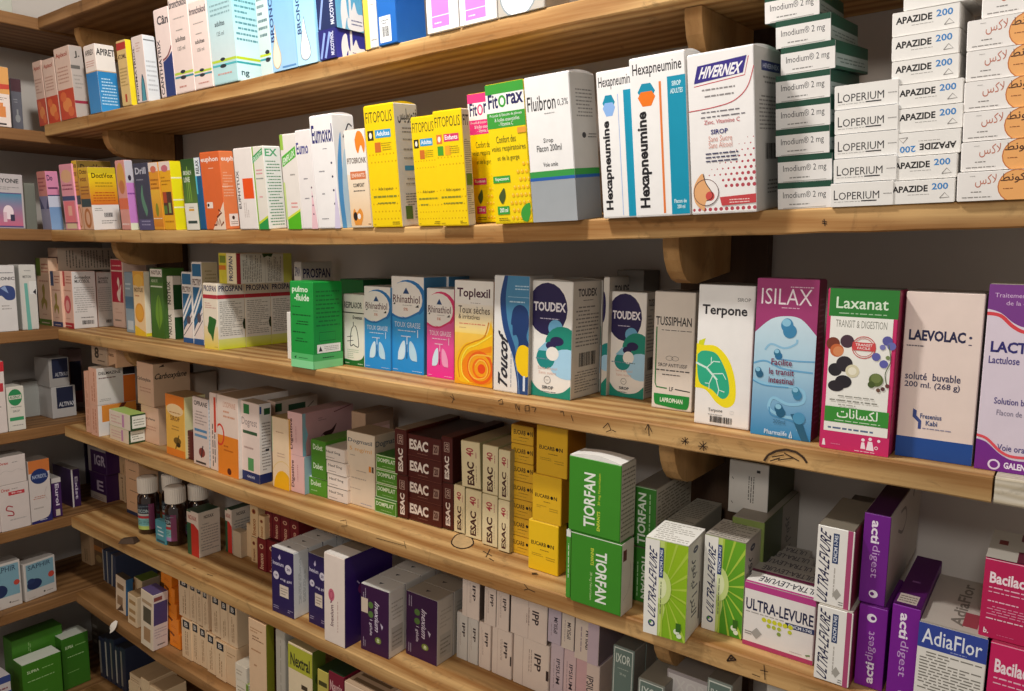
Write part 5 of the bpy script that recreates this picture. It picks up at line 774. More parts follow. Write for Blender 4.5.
q = bx(TB,'narrow green box with sideways lettering, lower of two','M4',632,649,546,'3a7a2c',F=[t('TIORFAN',.5,.08,.84,.9,'dfe8d6',-90,.02),l(.2,.1,.34,.85,1,'a8cc9a',-90)],S=TIS,y=.045,d=.1,side='9a9284',top='6a6256')
bx(TB,'narrow green box with sideways lettering, upper of two','M4',632.5,655,485,'3a7a2c',F=TI2+[s([(0,.99),(1,.99)],.03,'a8c09c')],S=TIS,d=.11,on=q,side='9a9284',top='7a7266')
RAYS = [p([(.45,.5),(.45+.9*math.cos(a),.5+.62*math.sin(a)),(.45+.9*math.cos(a+.07),.5+.62*math.sin(a+.07))],'b2cf48') for a in [math.radians(20*i+6) for i in range(18)]]
ULG = [g(0,0,1,1,'86b81e','9cc21e'),p([(0,0),(.38,0),(.5,.3),(.42,.6),(.5,1),(0,1)],'c8dc7a')]+RAYS+[c(.4,.52,.24,'cfe08a',.18),c(.38,.52,.15,'e8f0bc',.12),r(0,0,.34,1,'f2f0e8'),t('ULTRA-LEVURE',.1,.2,.29,.9,'2a2f58',90,.012,.1),o(.2,.12,.085,.04,'2a3f6a'),c(.17,.13,.03,'5aa03c'),p([(.34,.62),(.44,.62),(.44,.93),(.34,.93)],'2a3f7a'),t('CNCM I-745',.36,.64,.42,.91,'e6ecf4',90),l(.37,.2,.42,.58,1,'6a7a4a',90),c(.8,.1,.07,'e8f0d8',.03),c(.86,.06,.06,'e8f0d8',.025),r(.78,.1,.9,.19,'3a6a1e')]
AR_UL = '\uFEAD\uFEEE\uFED4\uFEF4\uFEDF \uFE8D\uFEAE\uFE98\uFEDF\uFE8D'
ULS = [t(AR_UL,.2,.2,.6,.82,'3a3a40',-90,.01),o(.42,.9,.14,.06,'3a3f50',.035),r(.7,.1,.76,.5,'5a564e')]
q = bx(TB,'lime green and white capsule box at the shelf edge, white top coloured as lit','M4',643,685,537,'dfe6b4',F=ULG,S=ULS,T=[r(0,0,1,1,'f0eee6'),l(.06,.05,.94,.95,9,'b4b0a6')],vb=631,us=702,side='d8d3c8',top='f0eee6',rot=4,flap='T')  # lid coloured as lit; lids of its twins are greyed for shade
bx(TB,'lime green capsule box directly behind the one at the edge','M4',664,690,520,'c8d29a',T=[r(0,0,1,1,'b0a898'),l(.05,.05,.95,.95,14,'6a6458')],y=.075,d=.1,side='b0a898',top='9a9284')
q2 = bx(TB,'lime green and white capsule box beside the white carton stack','M4',701.5,741.5,534,'cfdcA0'.lower(),F=[g(0,0,1,1,'4f9a24','6fae24')]+ULG[1:],S=ULS,T=[r(0,0,1,1,'b8b0a4'),l(.05,.05,.95,.95,10,'6a645a')],vb=627,us=758,side='b8b0a4',top='b0a898',rot=0,flap='T')
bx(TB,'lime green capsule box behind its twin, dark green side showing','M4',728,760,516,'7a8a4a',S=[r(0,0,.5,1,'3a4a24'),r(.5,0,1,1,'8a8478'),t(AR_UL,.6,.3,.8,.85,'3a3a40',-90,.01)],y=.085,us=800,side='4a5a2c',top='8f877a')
bx(TB,'upturned white box with a small black square on top of the lime boxes','M4',727.5,767,459,'cfcbc4',F=[r(.7,.83,.79,.88,'1c1a1c'),l(.48,.25,.66,.75,3,'5a5650',90),s([(.08,.68),(.12,.64)],.02,'6a665f'),s([(.08,.22),(.12,.18)],.02,'6a665f')],S=[g(0,0,1,1,'4a5030','3f442c')],vb=511,us=802,on=q2,side='4a5030',top='9a9484')
ULW = [r(0,.9,1,1,'c0408a'),r(0,0,1,.07,'b8406c'),t('ULTRA-LEVURE',.03,.58,.98,.76,'26284a',0,.018),l(.03,.53,.58,.57,1,'a8a29c'),p([(.6,.46),(1,.47),(1,.55),(.6,.54)],'2a3560'),t('CNCM I-745',.64,.48,.97,.53,'dfe4ee')]+[c(.3+.075*i,.48-.0*i,.034,'d4d42a') for i in range(6)]+[c(.37+.075*i,.4,.03,'b8c23a') for i in range(3)]+[c(.52,.32,.03,'8aa04a'),c(.67,.4,.03,'c8cc2a'),p([(.12,.22),(.2,.32),(.28,.24),(.2,.14)],'a8a49e'),l(.03,.18,.13,.25,2,'5a5650'),l(.68,.1,.85,.13,1,'c8b8b4'),s([(.9,.12),(.96,.14)],.02,'5a7a2a')]
q = bx(TB,'white box with magenta bands and yellow dots, lying sideways','M4',742,812.5,581,'eee9e4',F=ULW,T=[r(0,0,1,1,'f0ece6'),t('ULTRA-LEVURE',.15,.3,.98,.8,'3a3a48',180,.01),r(0,0,1,.12,'c0408a')],vb=643,d=.03,top='e8e4de',rot=0)
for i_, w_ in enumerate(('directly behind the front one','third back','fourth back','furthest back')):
    qq = bx(TB,f'white and magenta banded box on its side, {w_}','M4',742,812,None,'d8d3cc',T=[r(0,0,1,1,'a8a298'),r(0,0,1,.22,'6a2444'),t('ULTRA-LEVURE',.2,.35,.95,.8,'4a4450',180,.01)],y=q['A'].y+(q['d']+.002)*(i_+1),d=q['d'],w=q['w'],h=q['h']-.004*i_,top='a8a298')  # same print in darkened colours, for the shade deeper in the shelf
ULV = [r(.82,0,.96,1,'b04a74'),t('ULTRA-LEVURE',.08,.05,.38,.93,'26284a',90,.012,.1),p([(.44,.55),(.6,.55),(.6,.93),(.44,.93)],'2a3f6a'),t('CNCM I-745',.47,.57,.57,.91,'dfe4ee',90),l(.48,.12,.56,.5,1,'b8b2aa',90),p([(.5,.16),(.62,.24),(.74,.17),(.62,.09)],'a8a49c'),l(.68,.03,.8,.09,2,'5a5650')]
q = bx(TB,'white box on end with sideways navy lettering, lower of two','M4',813,848.5,604,'efece6',F=ULV,S=[r(0,0,.4,1,'8a2a44')],y=-.004,d=.09,side='7a3a4c',top='bdb6aa',vb=677)
bx(TB,'white box on end with sideways navy lettering, upper of two','M4',813,850,524,'efece6',F=ULV,S=[r(0,0,.3,1,'8a2a44')],d=.1,on=q,side='6a4a44',top='7a7264',rot=0)
bx(TB,'white and pink box behind the upright white pair','M4',826,860,500,'d8c4be',F=[t('URE',.3,.6,.6,.95,'3a3048',90)],y=.1,d=.1,h=.15,top='6a6256',zo=0,w=.05)
ACT = [t('acti',.3,.68,.62,.93,'f2e8f4',-90,.022),t('digest',.3,.3,.68,.66,'c8a0d4',-90,0),c(.55,.12,.17,'f2eaf4'),c(.5,.12,.08,'6a1a80')]
ACR = [t('acti',.36,.06,.66,.32,'f2e8f4',90,.022),t('digest',.32,.34,.68,.7,'c8a0d4',90,0),c(.46,.86,.17,'f2eaf4'),c(.5,.86,.08,'6a1a80')]
q = bx(TB,'purple box on end with upward lettering beneath another purple box','M4',853.5,882,603,'7a1a92',F=ACR,vb=683,d=.085,top='5a1a68',side='5a1470')
bx(TB,'purple box on end with a grey white side, standing on another','M4',858,884.5,512,'701c88',F=ACT,S=[r(0,0,1,1,'aaa49a'),s(curve([(.25,.7),(.4,.6),(.5,.7),(.45,.85),(.3,.88)]),.02,'5a564e'),s([(.7,.85),(.75,.98)],.04,'5a564e')],us=916,on=q,side='aaa49a',top='38103e')
bx(TB,'purple box on end with a pale sticker on its top','M4',884.5,912.5,603,'7a1a92',F=ACT,T=[r(.1,.04,.8,.2,'b0a49a'),l(.15,.06,.75,.18,3,'5a5048'),l(.3,.42,.6,.5,1,'8a5a94')],y=.002,d=.14,top='461050',side='5a1470')
bx(TB,'white box with a blue name band and fine print','M4',911,979,621,'e6e2da',F=[r(0,.74,1,1,'32469a'),t('AdiaFlor',.06,.79,.93,.95,'e8ecf4',0,.006),l(.45,.755,.85,.775,1,'a8b0d8'),l(.05,.3,.95,.72,13,'7a766e'),l(.05,.02,.95,.26,8,'7a766e')],T=[t('AdiaFlor',.42,.08,.62,.9,'6a645c',90),r(.6,.1,.82,.35,'8a3a44'),r(.72,.9,.98,1,'2a3560')],y=-.002,d=.13,top='aaa298',side='2a3560')
BAC = [s([(0,.99),(1,.99)],.014,'e8b8c8'),t('Bacilac',.1,.7,.66,.84,'f6e4ea',0,.025),t('infantis',.7,.71,1.1,.83,'f6e4ea',0,.01),l(.1,.63,.9,.67,1,'f0b8cc'),l(.1,.58,.9,.61,1,'f0b8cc'),l(.1,.46,.6,.5,1,'f0b8cc'),l(.1,.3,.95,.43,4,'e08aa8'),l(.1,.24,.7,.28,1,'f0c8d4'),t('b.',.08,.06,.16,.13,'f6e4ea',0,.02),l(.3,.06,.8,.08,1,'d86a92')]
q = bx(TB,'crimson box with white lettering at the shelf end, lower of two','M4',981,1040,641,'cc2060',F=BAC,y=-.002,d=.08,top='a0304e',side='a81a4c')
bx(TB,'crimson box with white lettering and grey lid corner, upper of two','M4',977.5,1040,557,'bc1c54',F=BAC,d=.08,on=q,top='5a1c30',T=[r(0,0,.5,1,'a8a298'),c(.5,.55,.3,'a8a298'),r(.15,.5,.3,.66,'6a2a2c')])

# ================================================================== shelf 5
OX = [t('Orex',.08,.72,.42,.82,'b83a34',0,.02),l(.5,.74,.95,.8,1,'8a827e'),s(curve([(.12,.42),(.3,.5),(.5,.44),(.7,.5),(.9,.42)]),.01,'b0a8a4'),r(0,.05,.04,.4,'c8403a')]
q = bx(TB,'white box with red lettering and a red S, lower of two','L5',2,31.5,487,'d6cac4',F=[t('Orex',.06,.86,.36,.93,'b83a34',0,.02),l(.42,.88,.85,.92,1,'8a827e'),r(.3,.76,.85,.84,'c03a44'),t('20 mg',.4,.78,.75,.82,'f0dcd8'),s(curve([(.42,.5),(.26,.54),(.2,.46),(.4,.4),(.42,.32),(.22,.34)]),.04,'a8323c'),l(.3,.2,.85,.26,1,'b0a8a4')],y=.002,d=.05,top='a89f98')
bx(TB,'white box with red lettering lying on the one with a red S','L5',-3,27,459,'d6cac4',F=OX,d=.06,on=q,top='9a928a')
bx(TB,'white carton edge with a red corner beside the red S box','L5',-14,1.5,490,'d0c4be',F=[r(.3,.02,.9,.2,'c8503c'),l(.2,.5,.9,.6,2,'a89a94')],y=.006,d=.05)
bx(TB,'orange topped white box with a navy oval','L5',32,53,462,'d2c8c2',F=[r(0,.8,1,1,'c8743c'),p(curve([(.0,.0),(1,0),(1,.5),(.95,.2),(.8,.08),(.4,.05),(0,.04)],3),'2c2a66'),c(.5,.74,.42,'24366a',.12),t('NATREXYL',.16,.71,.84,.77,'a8b4cc'),l(.15,.38,.7,.44,2,'b06a54'),s(curve([(.8,.35),(.7,.45),(.8,.55)]),.02,'b8aca6'),l(.15,.22,.6,.27,1,'a89f98'),l(.4,.03,.75,.06,1,'c8c8dc')],y=.002,d=.05,top='6a6058')
bx(TB,'dark purple box with upright white lettering and a pale base','L5',53.5,63,479,'43245a',F=[r(0,.88,1,1,'cfc9c4'),t('Eurol',.35,.3,.75,.85,'d8cede',-90,.02),r(.3,.04,.75,.2,'cfc4b4')],y=.012,d=.06,top='a8a29c')
bx(TB,'dark box with white rim lying on its side by the wall','L5',73,81.5,470,'3a2050',F=[r(0,0,.18,1,'d8d2cc'),t('Exist',.4,.2,.75,.8,'cfc4d8',-90,.02)],y=.055,d=.10,top='9a948e')
q = bx(TB,'dark purple box with a numeral, lower one in the corner','M5',91,107,470,'3a1c48',F=[t('E',.45,.4,.85,.75,'b0a0b4',0,.02),r(0,0,1,.3,'a8988c'),l(.15,.08,.8,.2,2,'7a5a5a')],y=.10,d=.08,top='5a4a50')
bx(TB,'dark purple box with a pale border, upper one in the corner','M5',89,107,444,'3a1c48',F=[r(0,.85,1,1,'a0948e'),r(0,0,.15,1,'a0948e'),t('IGR',.35,.3,.95,.7,'b8aabc',0,.02)],d=.08,on=q,top='5a4a50')
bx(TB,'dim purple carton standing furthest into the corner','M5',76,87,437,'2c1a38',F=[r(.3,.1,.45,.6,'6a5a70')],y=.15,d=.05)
for i_, (a_, b_, vt_, w_) in enumerate(((105,109,466,'against the dark purple box'),(109.3,113,467,'second from the purple box'),(113.3,117,470,'third from the purple box'),(117.3,121,472,'fourth from the purple box'),(121.3,125.5,474,'beside the tall peach box'))):
    q = bx(TB,f'thin beige box on end, lower row, {w_}','M5',a_,b_,vt_,'d6b48c',F=[l(.25,.1,.75,.8,1,'9a7a58',90),r(.2,.85,.8,.9,'8a6a48')],vb=495+(a_-105)*.4,d=.06,top='b08c64')
    bx(TB,f'thin beige box on end, upper row, {w_}','M5',a_+.3,b_+.3,vt_-24,'cfa97e',F=[l(.3,.1,.7,.85,1,'8a6a48',90)],d=.06,on=q,h=.05)
bx(TB,'tall peach box on end beside the amber bottles','M5',127,140.5,454,'e0b48c',F=[r(0,0,1,.06,'2c3a5a'),l(.2,.9,.9,.93,1,'6a4a34'),l(.3,.75,.8,.78,1,'6a4a34'),l(.3,.6,.8,.63,1,'6a4a34'),l(.3,.4,.9,.43,1,'6a4a34'),l(.3,.2,.8,.23,1,'8a6a4a')],L=[r(0,0,1,1,'34343e')],vb=512,d=.05,top='c89a6c')
AMB = bpy.data.materials.new('amber_glass'); AMB.use_nodes = True
_b = AMB.node_tree.nodes['Principled BSDF']; _b.inputs['Base Color'].default_value = (.022,.007,.004,1); _b.inputs['Roughness'].default_value = .12; _b.inputs['Coat Weight'].default_value = .5
_n = AMB.node_tree.nodes.new('ShaderNodeTexNoise'); _n.inputs['Scale'].default_value = 30; _r = AMB.node_tree.nodes.new('ShaderNodeMapRange'); _r.inputs['To Min'].default_value = .08; _r.inputs['To Max'].default_value = .2
AMB.node_tree.links.new(_n.outputs['Fac'],_r.inputs['Value']); AMB.node_tree.links.new(_r.outputs['Result'],_b.inputs['Roughness'])
CAPM = mkplain('ribbed_white_plastic','f0e6d8',.45,.05,30.)
def lathe(name, prof, mat, n=28, rib=0, a0=0, a1=360, vcol=None, fine=None):
    V, F = [], []; full = a1-a0 >= 360; m = n if full else n+1
    for rr, z in prof:
        for i in range(m):
            a = math.radians(a0+(a1-a0)*i/n); q_ = rr-(rib if (rib and i%2) else 0); V.append((q_*math.cos(a), q_*math.sin(a), z))
    for j in range(len(prof)-1):
        for i in range(n if full else n):
            k = (i+1)%m if full else i+1
            F.append((j*m+i, j*m+k, (j+1)*m+k, (j+1)*m+i))
    if full and prof[-1][0] > 1e-4: F.append(tuple(range((len(prof)-1)*m, len(prof)*m)))
    if full and prof[0][0] > 1e-4: F.append(tuple(range(m))[::-1])
    me = mesh(name, V, F, mat)
    for pl in me.polygons: pl.use_smooth = not rib and len(pl.vertices) == 4
    return me
def bottle(label, u, y, R, H, rotz, vb=None):
    P = foot('M5', u, y, .0004, vb); root = mk('medicine_bottle', None); root.location = P; root.rotation_euler.z = math.radians(rotz)
    hb = H*.74; rn = R*.62
    mk('glass_body', lathe('glass_body',[(0,0),(R*.9,0),(R,.003),(R,hb*.86),(R*.96,hb*.9),(rn*1.08,hb*.99),(rn,hb*1.02),(rn,H*.86)],AMB), root)
    cap = mk('cap', lathe('cap',[(R*.93,hb*.985),(R*.95,hb*1.0),(R*.95,H-.003),(R*.91,H-.0008),(R*.86,H)],CAPM,60,.0006), root)
    mk('cap_top', lathe('cap_top',[(R*.86,H),(R*.55,H+.0006),(0.0,H+.0006)],CAPM,40), cap)
    lab = mk('bottle_label', None, root)
    # label wrapped round the glass
    V, F, C_ = [], [], []; rr = R+.0003
    els = [r(0,0,1,1,'7fb8b4'),r(0,.62,1,1,'2b2f3a'),r(0,.56,1,.62,'c8c4bc'),r(0,.44,1,.54,'b8343c'),r(0,0,1,.14,'b8cc6a' if rotz > 0 else 'b08ab8'),t('NOCON',.2,.66,.8,.8,'b8ccd0',0,.02),l(.1,.2,.9,.38,3,'3a6a70'),r(.78,0,1,1,'7a3a5a'),l(.1,.84,.9,.94,2,'8a9aa4')]
    VV, FF, CC = build_print(els, 2.4*R, hb*.62, lambda x,yy,z: (x,yy,z), 0)
    # split wide shapes so that they follow the curve
    for f in FF:
        pts = [VV[i] for i in f]; col = CC[f[0]]; x0 = min(q_[0] for q_ in pts); x1 = max(q_[0] for q_ in pts)
        seg = max(1,int((x1-x0)/.06)); isq = len(pts) == 4
        if seg > 1 and isq:
            ys = sorted(q_[1] for q_ in pts); parts = [[(x0+(x1-x0)*k/seg,ys[0],pts[0][2]),(x0+(x1-x0)*(k+1)/seg,ys[0],pts[0][2]),(x0+(x1-x0)*(k+1)/seg,ys[3],pts[0][2]),(x0+(x1-x0)*k/seg,ys[3],pts[0][2])] for k in range(seg)]
        else: parts = [pts]
        for pt in parts:
            n = len(V)
            for x,yy,z in pt:
                a = math.radians(-90-70+140*x); V.append(((rr+z)*math.cos(a),(rr+z)*math.sin(a),hb*.12+yy*hb*.62)); C_.append(col)
            F.append(tuple(range(n,n+len(pt))))
    bpy.data.objects.remove(lab); mk('bottle_label', mesh('bottle_label',V,F,CARD,vcol=C_), root)
    tag(root, regl(label), 'bottle', 'amber bottles with white caps')
bottle('amber bottle with white cap beside the tall peach box', 150, .032, .0235, .132, 20, 531)
bottle('amber bottle with white cap in front of another bottle', 177.5, .008, .0235, .132, -10, 542.5)
bottle('amber bottle with white cap behind the front pair', 174, .12, .0235, .132, 10)
bottle('amber bottle with white cap behind the red striped boxes', 200, .125, .0235, .128, 0)
bx(TB,'small teal box between two amber bottles','M5',156,166,519,'4f9aa8',F=[l(.2,.3,.8,.8,3,'d8eaec'),r(.1,.05,.9,.15,'2c5a6a')],vb=541,d=.012,top='6ab0b8',rot=0)
RDB = dict(F=[r(0,0,.35,1,'2c5a3c'),p([(.35,0),(1,0),(1,.62),(.35,.78)],'d0342c'),t('NOXAX',.08,.82,.9,.92,'9a3a30'),r(0,.72,1,.96,'e8d4c4'),t('NOXAX',.12,.8,.85,.9,'a83a30')],S=[t('NOXAX',.25,.84,.7,.92,'3a3430'),l(.1,.12,.9,.76,10,'9a958e')],side='d2c8ba',top='24402c')
bx(TB,'white box with a red stripe and dark green lid, beside the bottles','M5',188,199.5,509,'e4d2c2',vb=553,us=221,**RDB)
bx(TB,'white box with a red stripe and dark green lid, further from the bottles','M5',226,232.5,508,'e4d2c2',vb=551,us=252,**RDB)
bx(TB,'small beige box in front of the second red striped box','M5',233,241,530,'c8b498',vb=555,d=.02,top='b8a284')
bx(TB,'slim cream box at the bottle end of the maroon boxes','M5',247,252,523,'e2c49c',vb=556,d=.05,top='c8a87c')
INX = lambda fg: [t('Inexo',.25,.06,.7,.55,fg,90,.02),c(.48,.76,.24,fg,.075),c(.48,.76,.13,'6a1a22',.042)]
q = [bx(TB,f'{cn} box on end in the lower maroon row, {w_}','M5',a,b_,vt_,cc,F=INX(fg),vb=vb_,d=.08,top='4a1418') for a,b_,vt_,vb_,cc,fg,cn,w_ in ((251.5,257.3,536,561,'e0bc8c','8a4a2c','peach','at its bottle end'),(257.8,266.5,537,569,'7a1c26','e0b898','maroon','next to the peach one'),(267,279,539,572,'741a24','e0b898','maroon','half behind the purple carton'))]
ym = q[1]['A'].y
bx(TB,'cream box on end in the upper maroon row, at its bottle end','M5',250.5,258.5,502,'e4c496',F=INX('a8622c'),d=.08,on=q[0],top='c8a070')
bx(TB,'cream box on end in the upper maroon row, against the maroon ones','M5',259,265,515,'e4c496',F=INX('a8622c'),d=.08,on=q[1],top='c8a070')
for a,b_,vt_,w_ in ((265.5,272.5,508,'nearest the cream ones'),(273,280.5,511,'second from the cream ones'),(281,290,515,'third from the cream ones'),(290.5,299,519,'furthest from the cream ones')):
    bx(TB,f'maroon box on end in the upper row, {w_}','M5',a,b_,vt_,'741a24',F=INX('d8a88c'),y=ym+.012,d=.08,zo=q[2]['top'],top='4a1418')
bx(TB,'maroon carton standing under the upper maroon row, behind the purple carton','M5',284,300,None,'5a141c',y=ym+.012,d=.08,h=q[2]['h'])
NXW = 'e6e2de'
NXA = [r(0,0,1,1,'2c1f56'),p([(.3,.86),(.38,.92),(.42,.86),(.36,.83)],'c8bcd8'),t('Inexium',.06,.74,.55,.8,'dcd4e8',0,.01),c(.76,.73,.15,'d8d0dc'),t('20',.69,.71,.83,.75,'3a2a5a'),c(.2,.58,.13,'d8d0dc'),t('14',.14,.565,.26,.6,'3a2a5a'),t('mg gél',.4,.52,.9,.57,'dcd4e8',0,.01),r(.36,.28,.76,.46,'e0d0c0'),l(.4,.31,.72,.43,3,'9a8a7a'),l(.06,.06,.3,.12,2,'b0a4c4'),l(.7,.06,.95,.12,2,'b0a4c4')]
NXB = [r(0,0,1,1,'3a1440'),t('Inexium',.5,.34,.66,.78,'e0d4e2',-90,.01,.1),c(.62,.22,.11,'7a8a3a',.05),t('40',.57,.19,.67,.25,'e6ecc8',-90),c(.36,.72,.09,'5a7a3a',.05),c(.36,.58,.09,'5a7a3a',.05),t('1 gélule',.3,.26,.42,.5,'dcd0de',-90,.005),p([(.7,.5),(.8,.46),(.76,.4)],'c8bcd0'),l(.06,.78,.2,.95,2,'a89aac',-90),l(.06,.06,.18,.2,2,'a89aac',-90)]
q = bx(TB,'white edged dark blue capsule box next to the maroon boxes','M5',272.5,294.5,546,NXW,F=NXA,S=[l(.3,.2,.5,.9,3,'9aa0a4',90),l(.6,.2,.8,.7,3,'a4a8ac',90)],T=[p([(.5,.35),(.6,.5),(.4,.5)],'2a2430')],vb=610,us=309,rot=2,side='e4e6e6',top='e8e4de',flap='T')
row(q, 3, label='white edged dark blue capsule box')
q = bx(TB,'dark blue capsule box half covered by the tall white one','M5',309,323,552,NXW,F=NXA,vb=621.5,d=.045,side='cfcac4',top='9a8c7c',w=.05,rot=0)
bx(TB,'tall white box with a pink emblem and deep purple side','M5',324.5,345,552,'f0e0d4',F=[c(.36,.55,.15,'d06a80',.07),o(.36,.55,.1,.03,'b04a64',.045),t('Inexium',.3,.2,.46,.44,'5a2a44',90,.01),l(.62,.15,.7,.5,1,'c8a49c',90),p([(.3,.45),(.4,.47),(.34,.5)],'8a4a64')],S=[r(0,0,1,1,'2c145a'),c(.35,.6,.08,'7a2a66',.06),s([(.25,.7),(.3,.66)],.02,'b8a8d0')],T=[r(0,.35,1,1,'8f8272')],vb=639.5,us=392,rot=1,side='2a1254',top='efe8e0',flap='T')  # rear of the white lid coloured dark, as the shelf's shadow
q = bx(TB,'plum coloured capsule box with sideways lettering and a white sticker','M5',361,389,583,NXW,F=NXB+[r(.02,.58,.26,.8,'d8c4b0')],S=[l(.15,.55,.85,.85,5,'b0aaa2'),r(.15,.1,.85,.45,'b8b4ae'),l(.2,.14,.8,.4,4,'8f8b84')],T=[p([(.45,.35),(.55,.5),(.4,.5)],'2a2430')],vb=648,us=405,rot=3,side='d8d4ce',top='e0dcd4',flap='T')
row(q, 3, label='plum coloured capsule box')
q = bx(TB,'plum coloured capsule box with sideways lettering beside the pale boxes','M5',406,437,590,NXW,F=NXB,S=[l(.15,.55,.85,.85,5,'a09a90'),r(.15,.1,.85,.45,'a8a49c'),l(.2,.14,.8,.4,4,'77736c')],T=[p([(.45,.35),(.55,.5),(.4,.5)],'2a2430')],vb=653,us=453,rot=1,side='b8b2a8',top='a89c8c',flap='T')
row(q, 3, label='second plum coloured capsule box')
IP = lambda x0=.2,big=0: [t('IPP',.5,.5,.78,.8,'3a2c30',-90,.02),l(.28,.3,.4,.85,2,'b09a90',-90),s([(.2,.1),(.2,.9)],.02,'c0a89c')] if not big else [t('IPP',.6,.42,.78,.76,'3a2c30',-90,.02),l(.42,.35,.54,.8,2,'b09a90',-90),s([(.5 if big==2 else .28,.02),(.5 if big==2 else .28,.98)],.01,'b8a094')]
lo = []
for a,b_,vt_,w_,bg_ in ((456.5,467,611,'beside the plum box',0),(467.5,477.5,617,'second from the plum box',0),(478.5,490,621,'third from the plum box',0),(491.5,511,626,'the wide one',1),(512.5,548,633,'the widest one',1)):
    lo.append(bx(TB,f'cream white tablet box on end in the lower pale row, {w_}','M5',a,b_,vt_,'ecdccf' if a > 470 else 'd9d4cc',F=IP(0,bg_)+([r(.93,.3,1,.5,'3a2c2c')] if bg_ else []),y=.10,d=.1,top='c8b4a4'))
for a,b_,vt_,w_,bg_,k_ in ((462,479,571,'beside the gap',1,1),(484,495.5,584,'first of a close pair',0,2),(496,508.5,588,'against the widest one',0,3),(510,546.5,593,'the widest one',2,4)):
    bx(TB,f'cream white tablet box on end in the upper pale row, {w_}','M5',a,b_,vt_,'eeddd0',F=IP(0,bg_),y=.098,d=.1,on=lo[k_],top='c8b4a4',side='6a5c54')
IS = [t('IPSIUM',.45,.3,.75,.75,'3a3040',-90,.01),l(.2,.2,.32,.8,1,'a8949c',-90)]
lo = [bx(TB,f'mauve tablet box on end in the lower mauve row, {w_}','M5',a,b_,vt_,cc,F=IS+([r(0,0,.45,1,'d8b0b4')] if k_ == 2 else []),y=.10,d=.1,top='a8949c') for k_,(a,b_,vt_,w_,cc) in enumerate(((549.5,562,642,'beside the cream boxes','d4c2ca'),(562.5,574.5,648,'middle one','dcc2c4'),(575,598,658,'wide one near the grey boxes','e2cfc4')))]
for (a,b_,vt_,w_,cc),k_ in zip(((547.5,560.5,606,'beside the cream boxes','cdbfcc'),(561,573.5,611,'middle one','e6d8ca'),(574,598,616,'wide one near the grey boxes','e6d6c8')),(0,1,2)):
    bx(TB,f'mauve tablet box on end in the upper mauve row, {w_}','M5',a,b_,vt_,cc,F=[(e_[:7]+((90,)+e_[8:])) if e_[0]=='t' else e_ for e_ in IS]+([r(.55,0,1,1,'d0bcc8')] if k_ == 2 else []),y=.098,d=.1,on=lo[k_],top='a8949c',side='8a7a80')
IX = [r(.06,.01,.94,.985,'dfe4da'),r(.09,.02,.91,.975,'6f827a'),t('IXOR',.16,.84,.84,.93,'dfe6dc',0,.012),l(.25,.78,.75,.8,1,'b0bcb0'),t('20 mg',.35,.72,.65,.75,'b8c4b8'),c(.5,.45,.24,'8a9a90',.1),c(.5,.45,.12,'b4beb2',.05)]
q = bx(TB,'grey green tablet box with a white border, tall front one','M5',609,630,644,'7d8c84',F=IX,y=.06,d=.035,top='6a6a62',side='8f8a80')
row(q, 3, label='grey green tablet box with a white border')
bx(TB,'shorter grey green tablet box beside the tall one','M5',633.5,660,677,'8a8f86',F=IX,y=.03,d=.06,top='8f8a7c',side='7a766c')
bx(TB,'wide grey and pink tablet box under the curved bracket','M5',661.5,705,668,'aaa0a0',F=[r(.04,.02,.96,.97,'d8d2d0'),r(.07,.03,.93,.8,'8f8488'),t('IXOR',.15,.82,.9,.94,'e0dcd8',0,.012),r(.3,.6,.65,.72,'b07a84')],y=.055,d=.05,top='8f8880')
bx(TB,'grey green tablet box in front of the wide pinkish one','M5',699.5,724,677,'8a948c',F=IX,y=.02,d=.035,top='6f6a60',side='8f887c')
bx(TB,'plain pale grey carton alone past the grey green boxes','M5',757,800,681,'c4beb4',y=.05,d=.06,top='a8a298')

# ================================================================== shelf 6
SAP = [r(.06,.26,.94,.95,'7fa8b8'),t('SAPHIR',.12,.8,.85,.92,'3c5468',0,.01),c(.3,.4,.24,'26345c',.14),c(.2,.5,.12,'2c3c66',.07),c(.85,.52,.1,'c04a3c'),c(.6,.12,.03,'4a443e'),l(.65,.09,.88,.13,1,'7a746c'),l(.1,.05,.3,.08,1,'a89f96')]
bx(TB,'white box with a pale blue picture, squarely facing out','L6',-8,23,568,'d2cbc4',F=SAP,y=.03,d=.045,top='a8a098')
bx(TB,'white box with a pale blue picture, turned slightly, near the corner','L6',26,57,565,'d2cbc4',F=SAP,y=.03,d=.045,top='a8a098',rot=8)
bx(TB,'tall cream carton standing in the corner','M6',82,91.5,531,'c8a47c',F=[l(.3,.1,.7,.5,2,'8a6a48',90)],y=.10,d=.06)
bx(TB,'brown carton with an orange band beside the cream corner carton','M6',93,104,535,'7a5c40',F=[r(0,.55,1,.72,'b8763a'),c(.6,.3,.3,'a88a5c',.12)],y=.11,d=.06)
for a_,b_,w_ in ((104,107,'nearest the corner'),(107.6,111,'middle one'),(111.6,116,'furthest from the corner')):
    bx(TB,f'thin dark blue box on end with pale edges, {w_}','M6',a_,b_,None,'3a4258',F=[r(0,0,.3,1,'a8a49c')],y=.075,d=.11,h=.085,top='4a4650')
bx(TB,'white box with a brown photograph and blue side','M6',116,126,574,'e0c8ac',F=[r(.15,.66,.8,.8,'8a6a4a'),r(.15,.2,.7,.45,'9a7a5c'),p([(.1,0),(.8,.1),(.6,.25)],'5a4638')],S=[r(0,0,1,1,'3a6a94')],vb=609,us=133,side='3a6a94',top='4a4034')
q = bx(TB,'cream box with tan panels in front of the green lidded one','M6',128,137,592,'e4cca8',F=[r(.15,.7,.85,.82,'b08a5c'),r(.15,.4,.85,.52,'b08a5c'),r(.15,.15,.85,.28,'b08a5c')],vb=622,d=.035,top='a88a64')
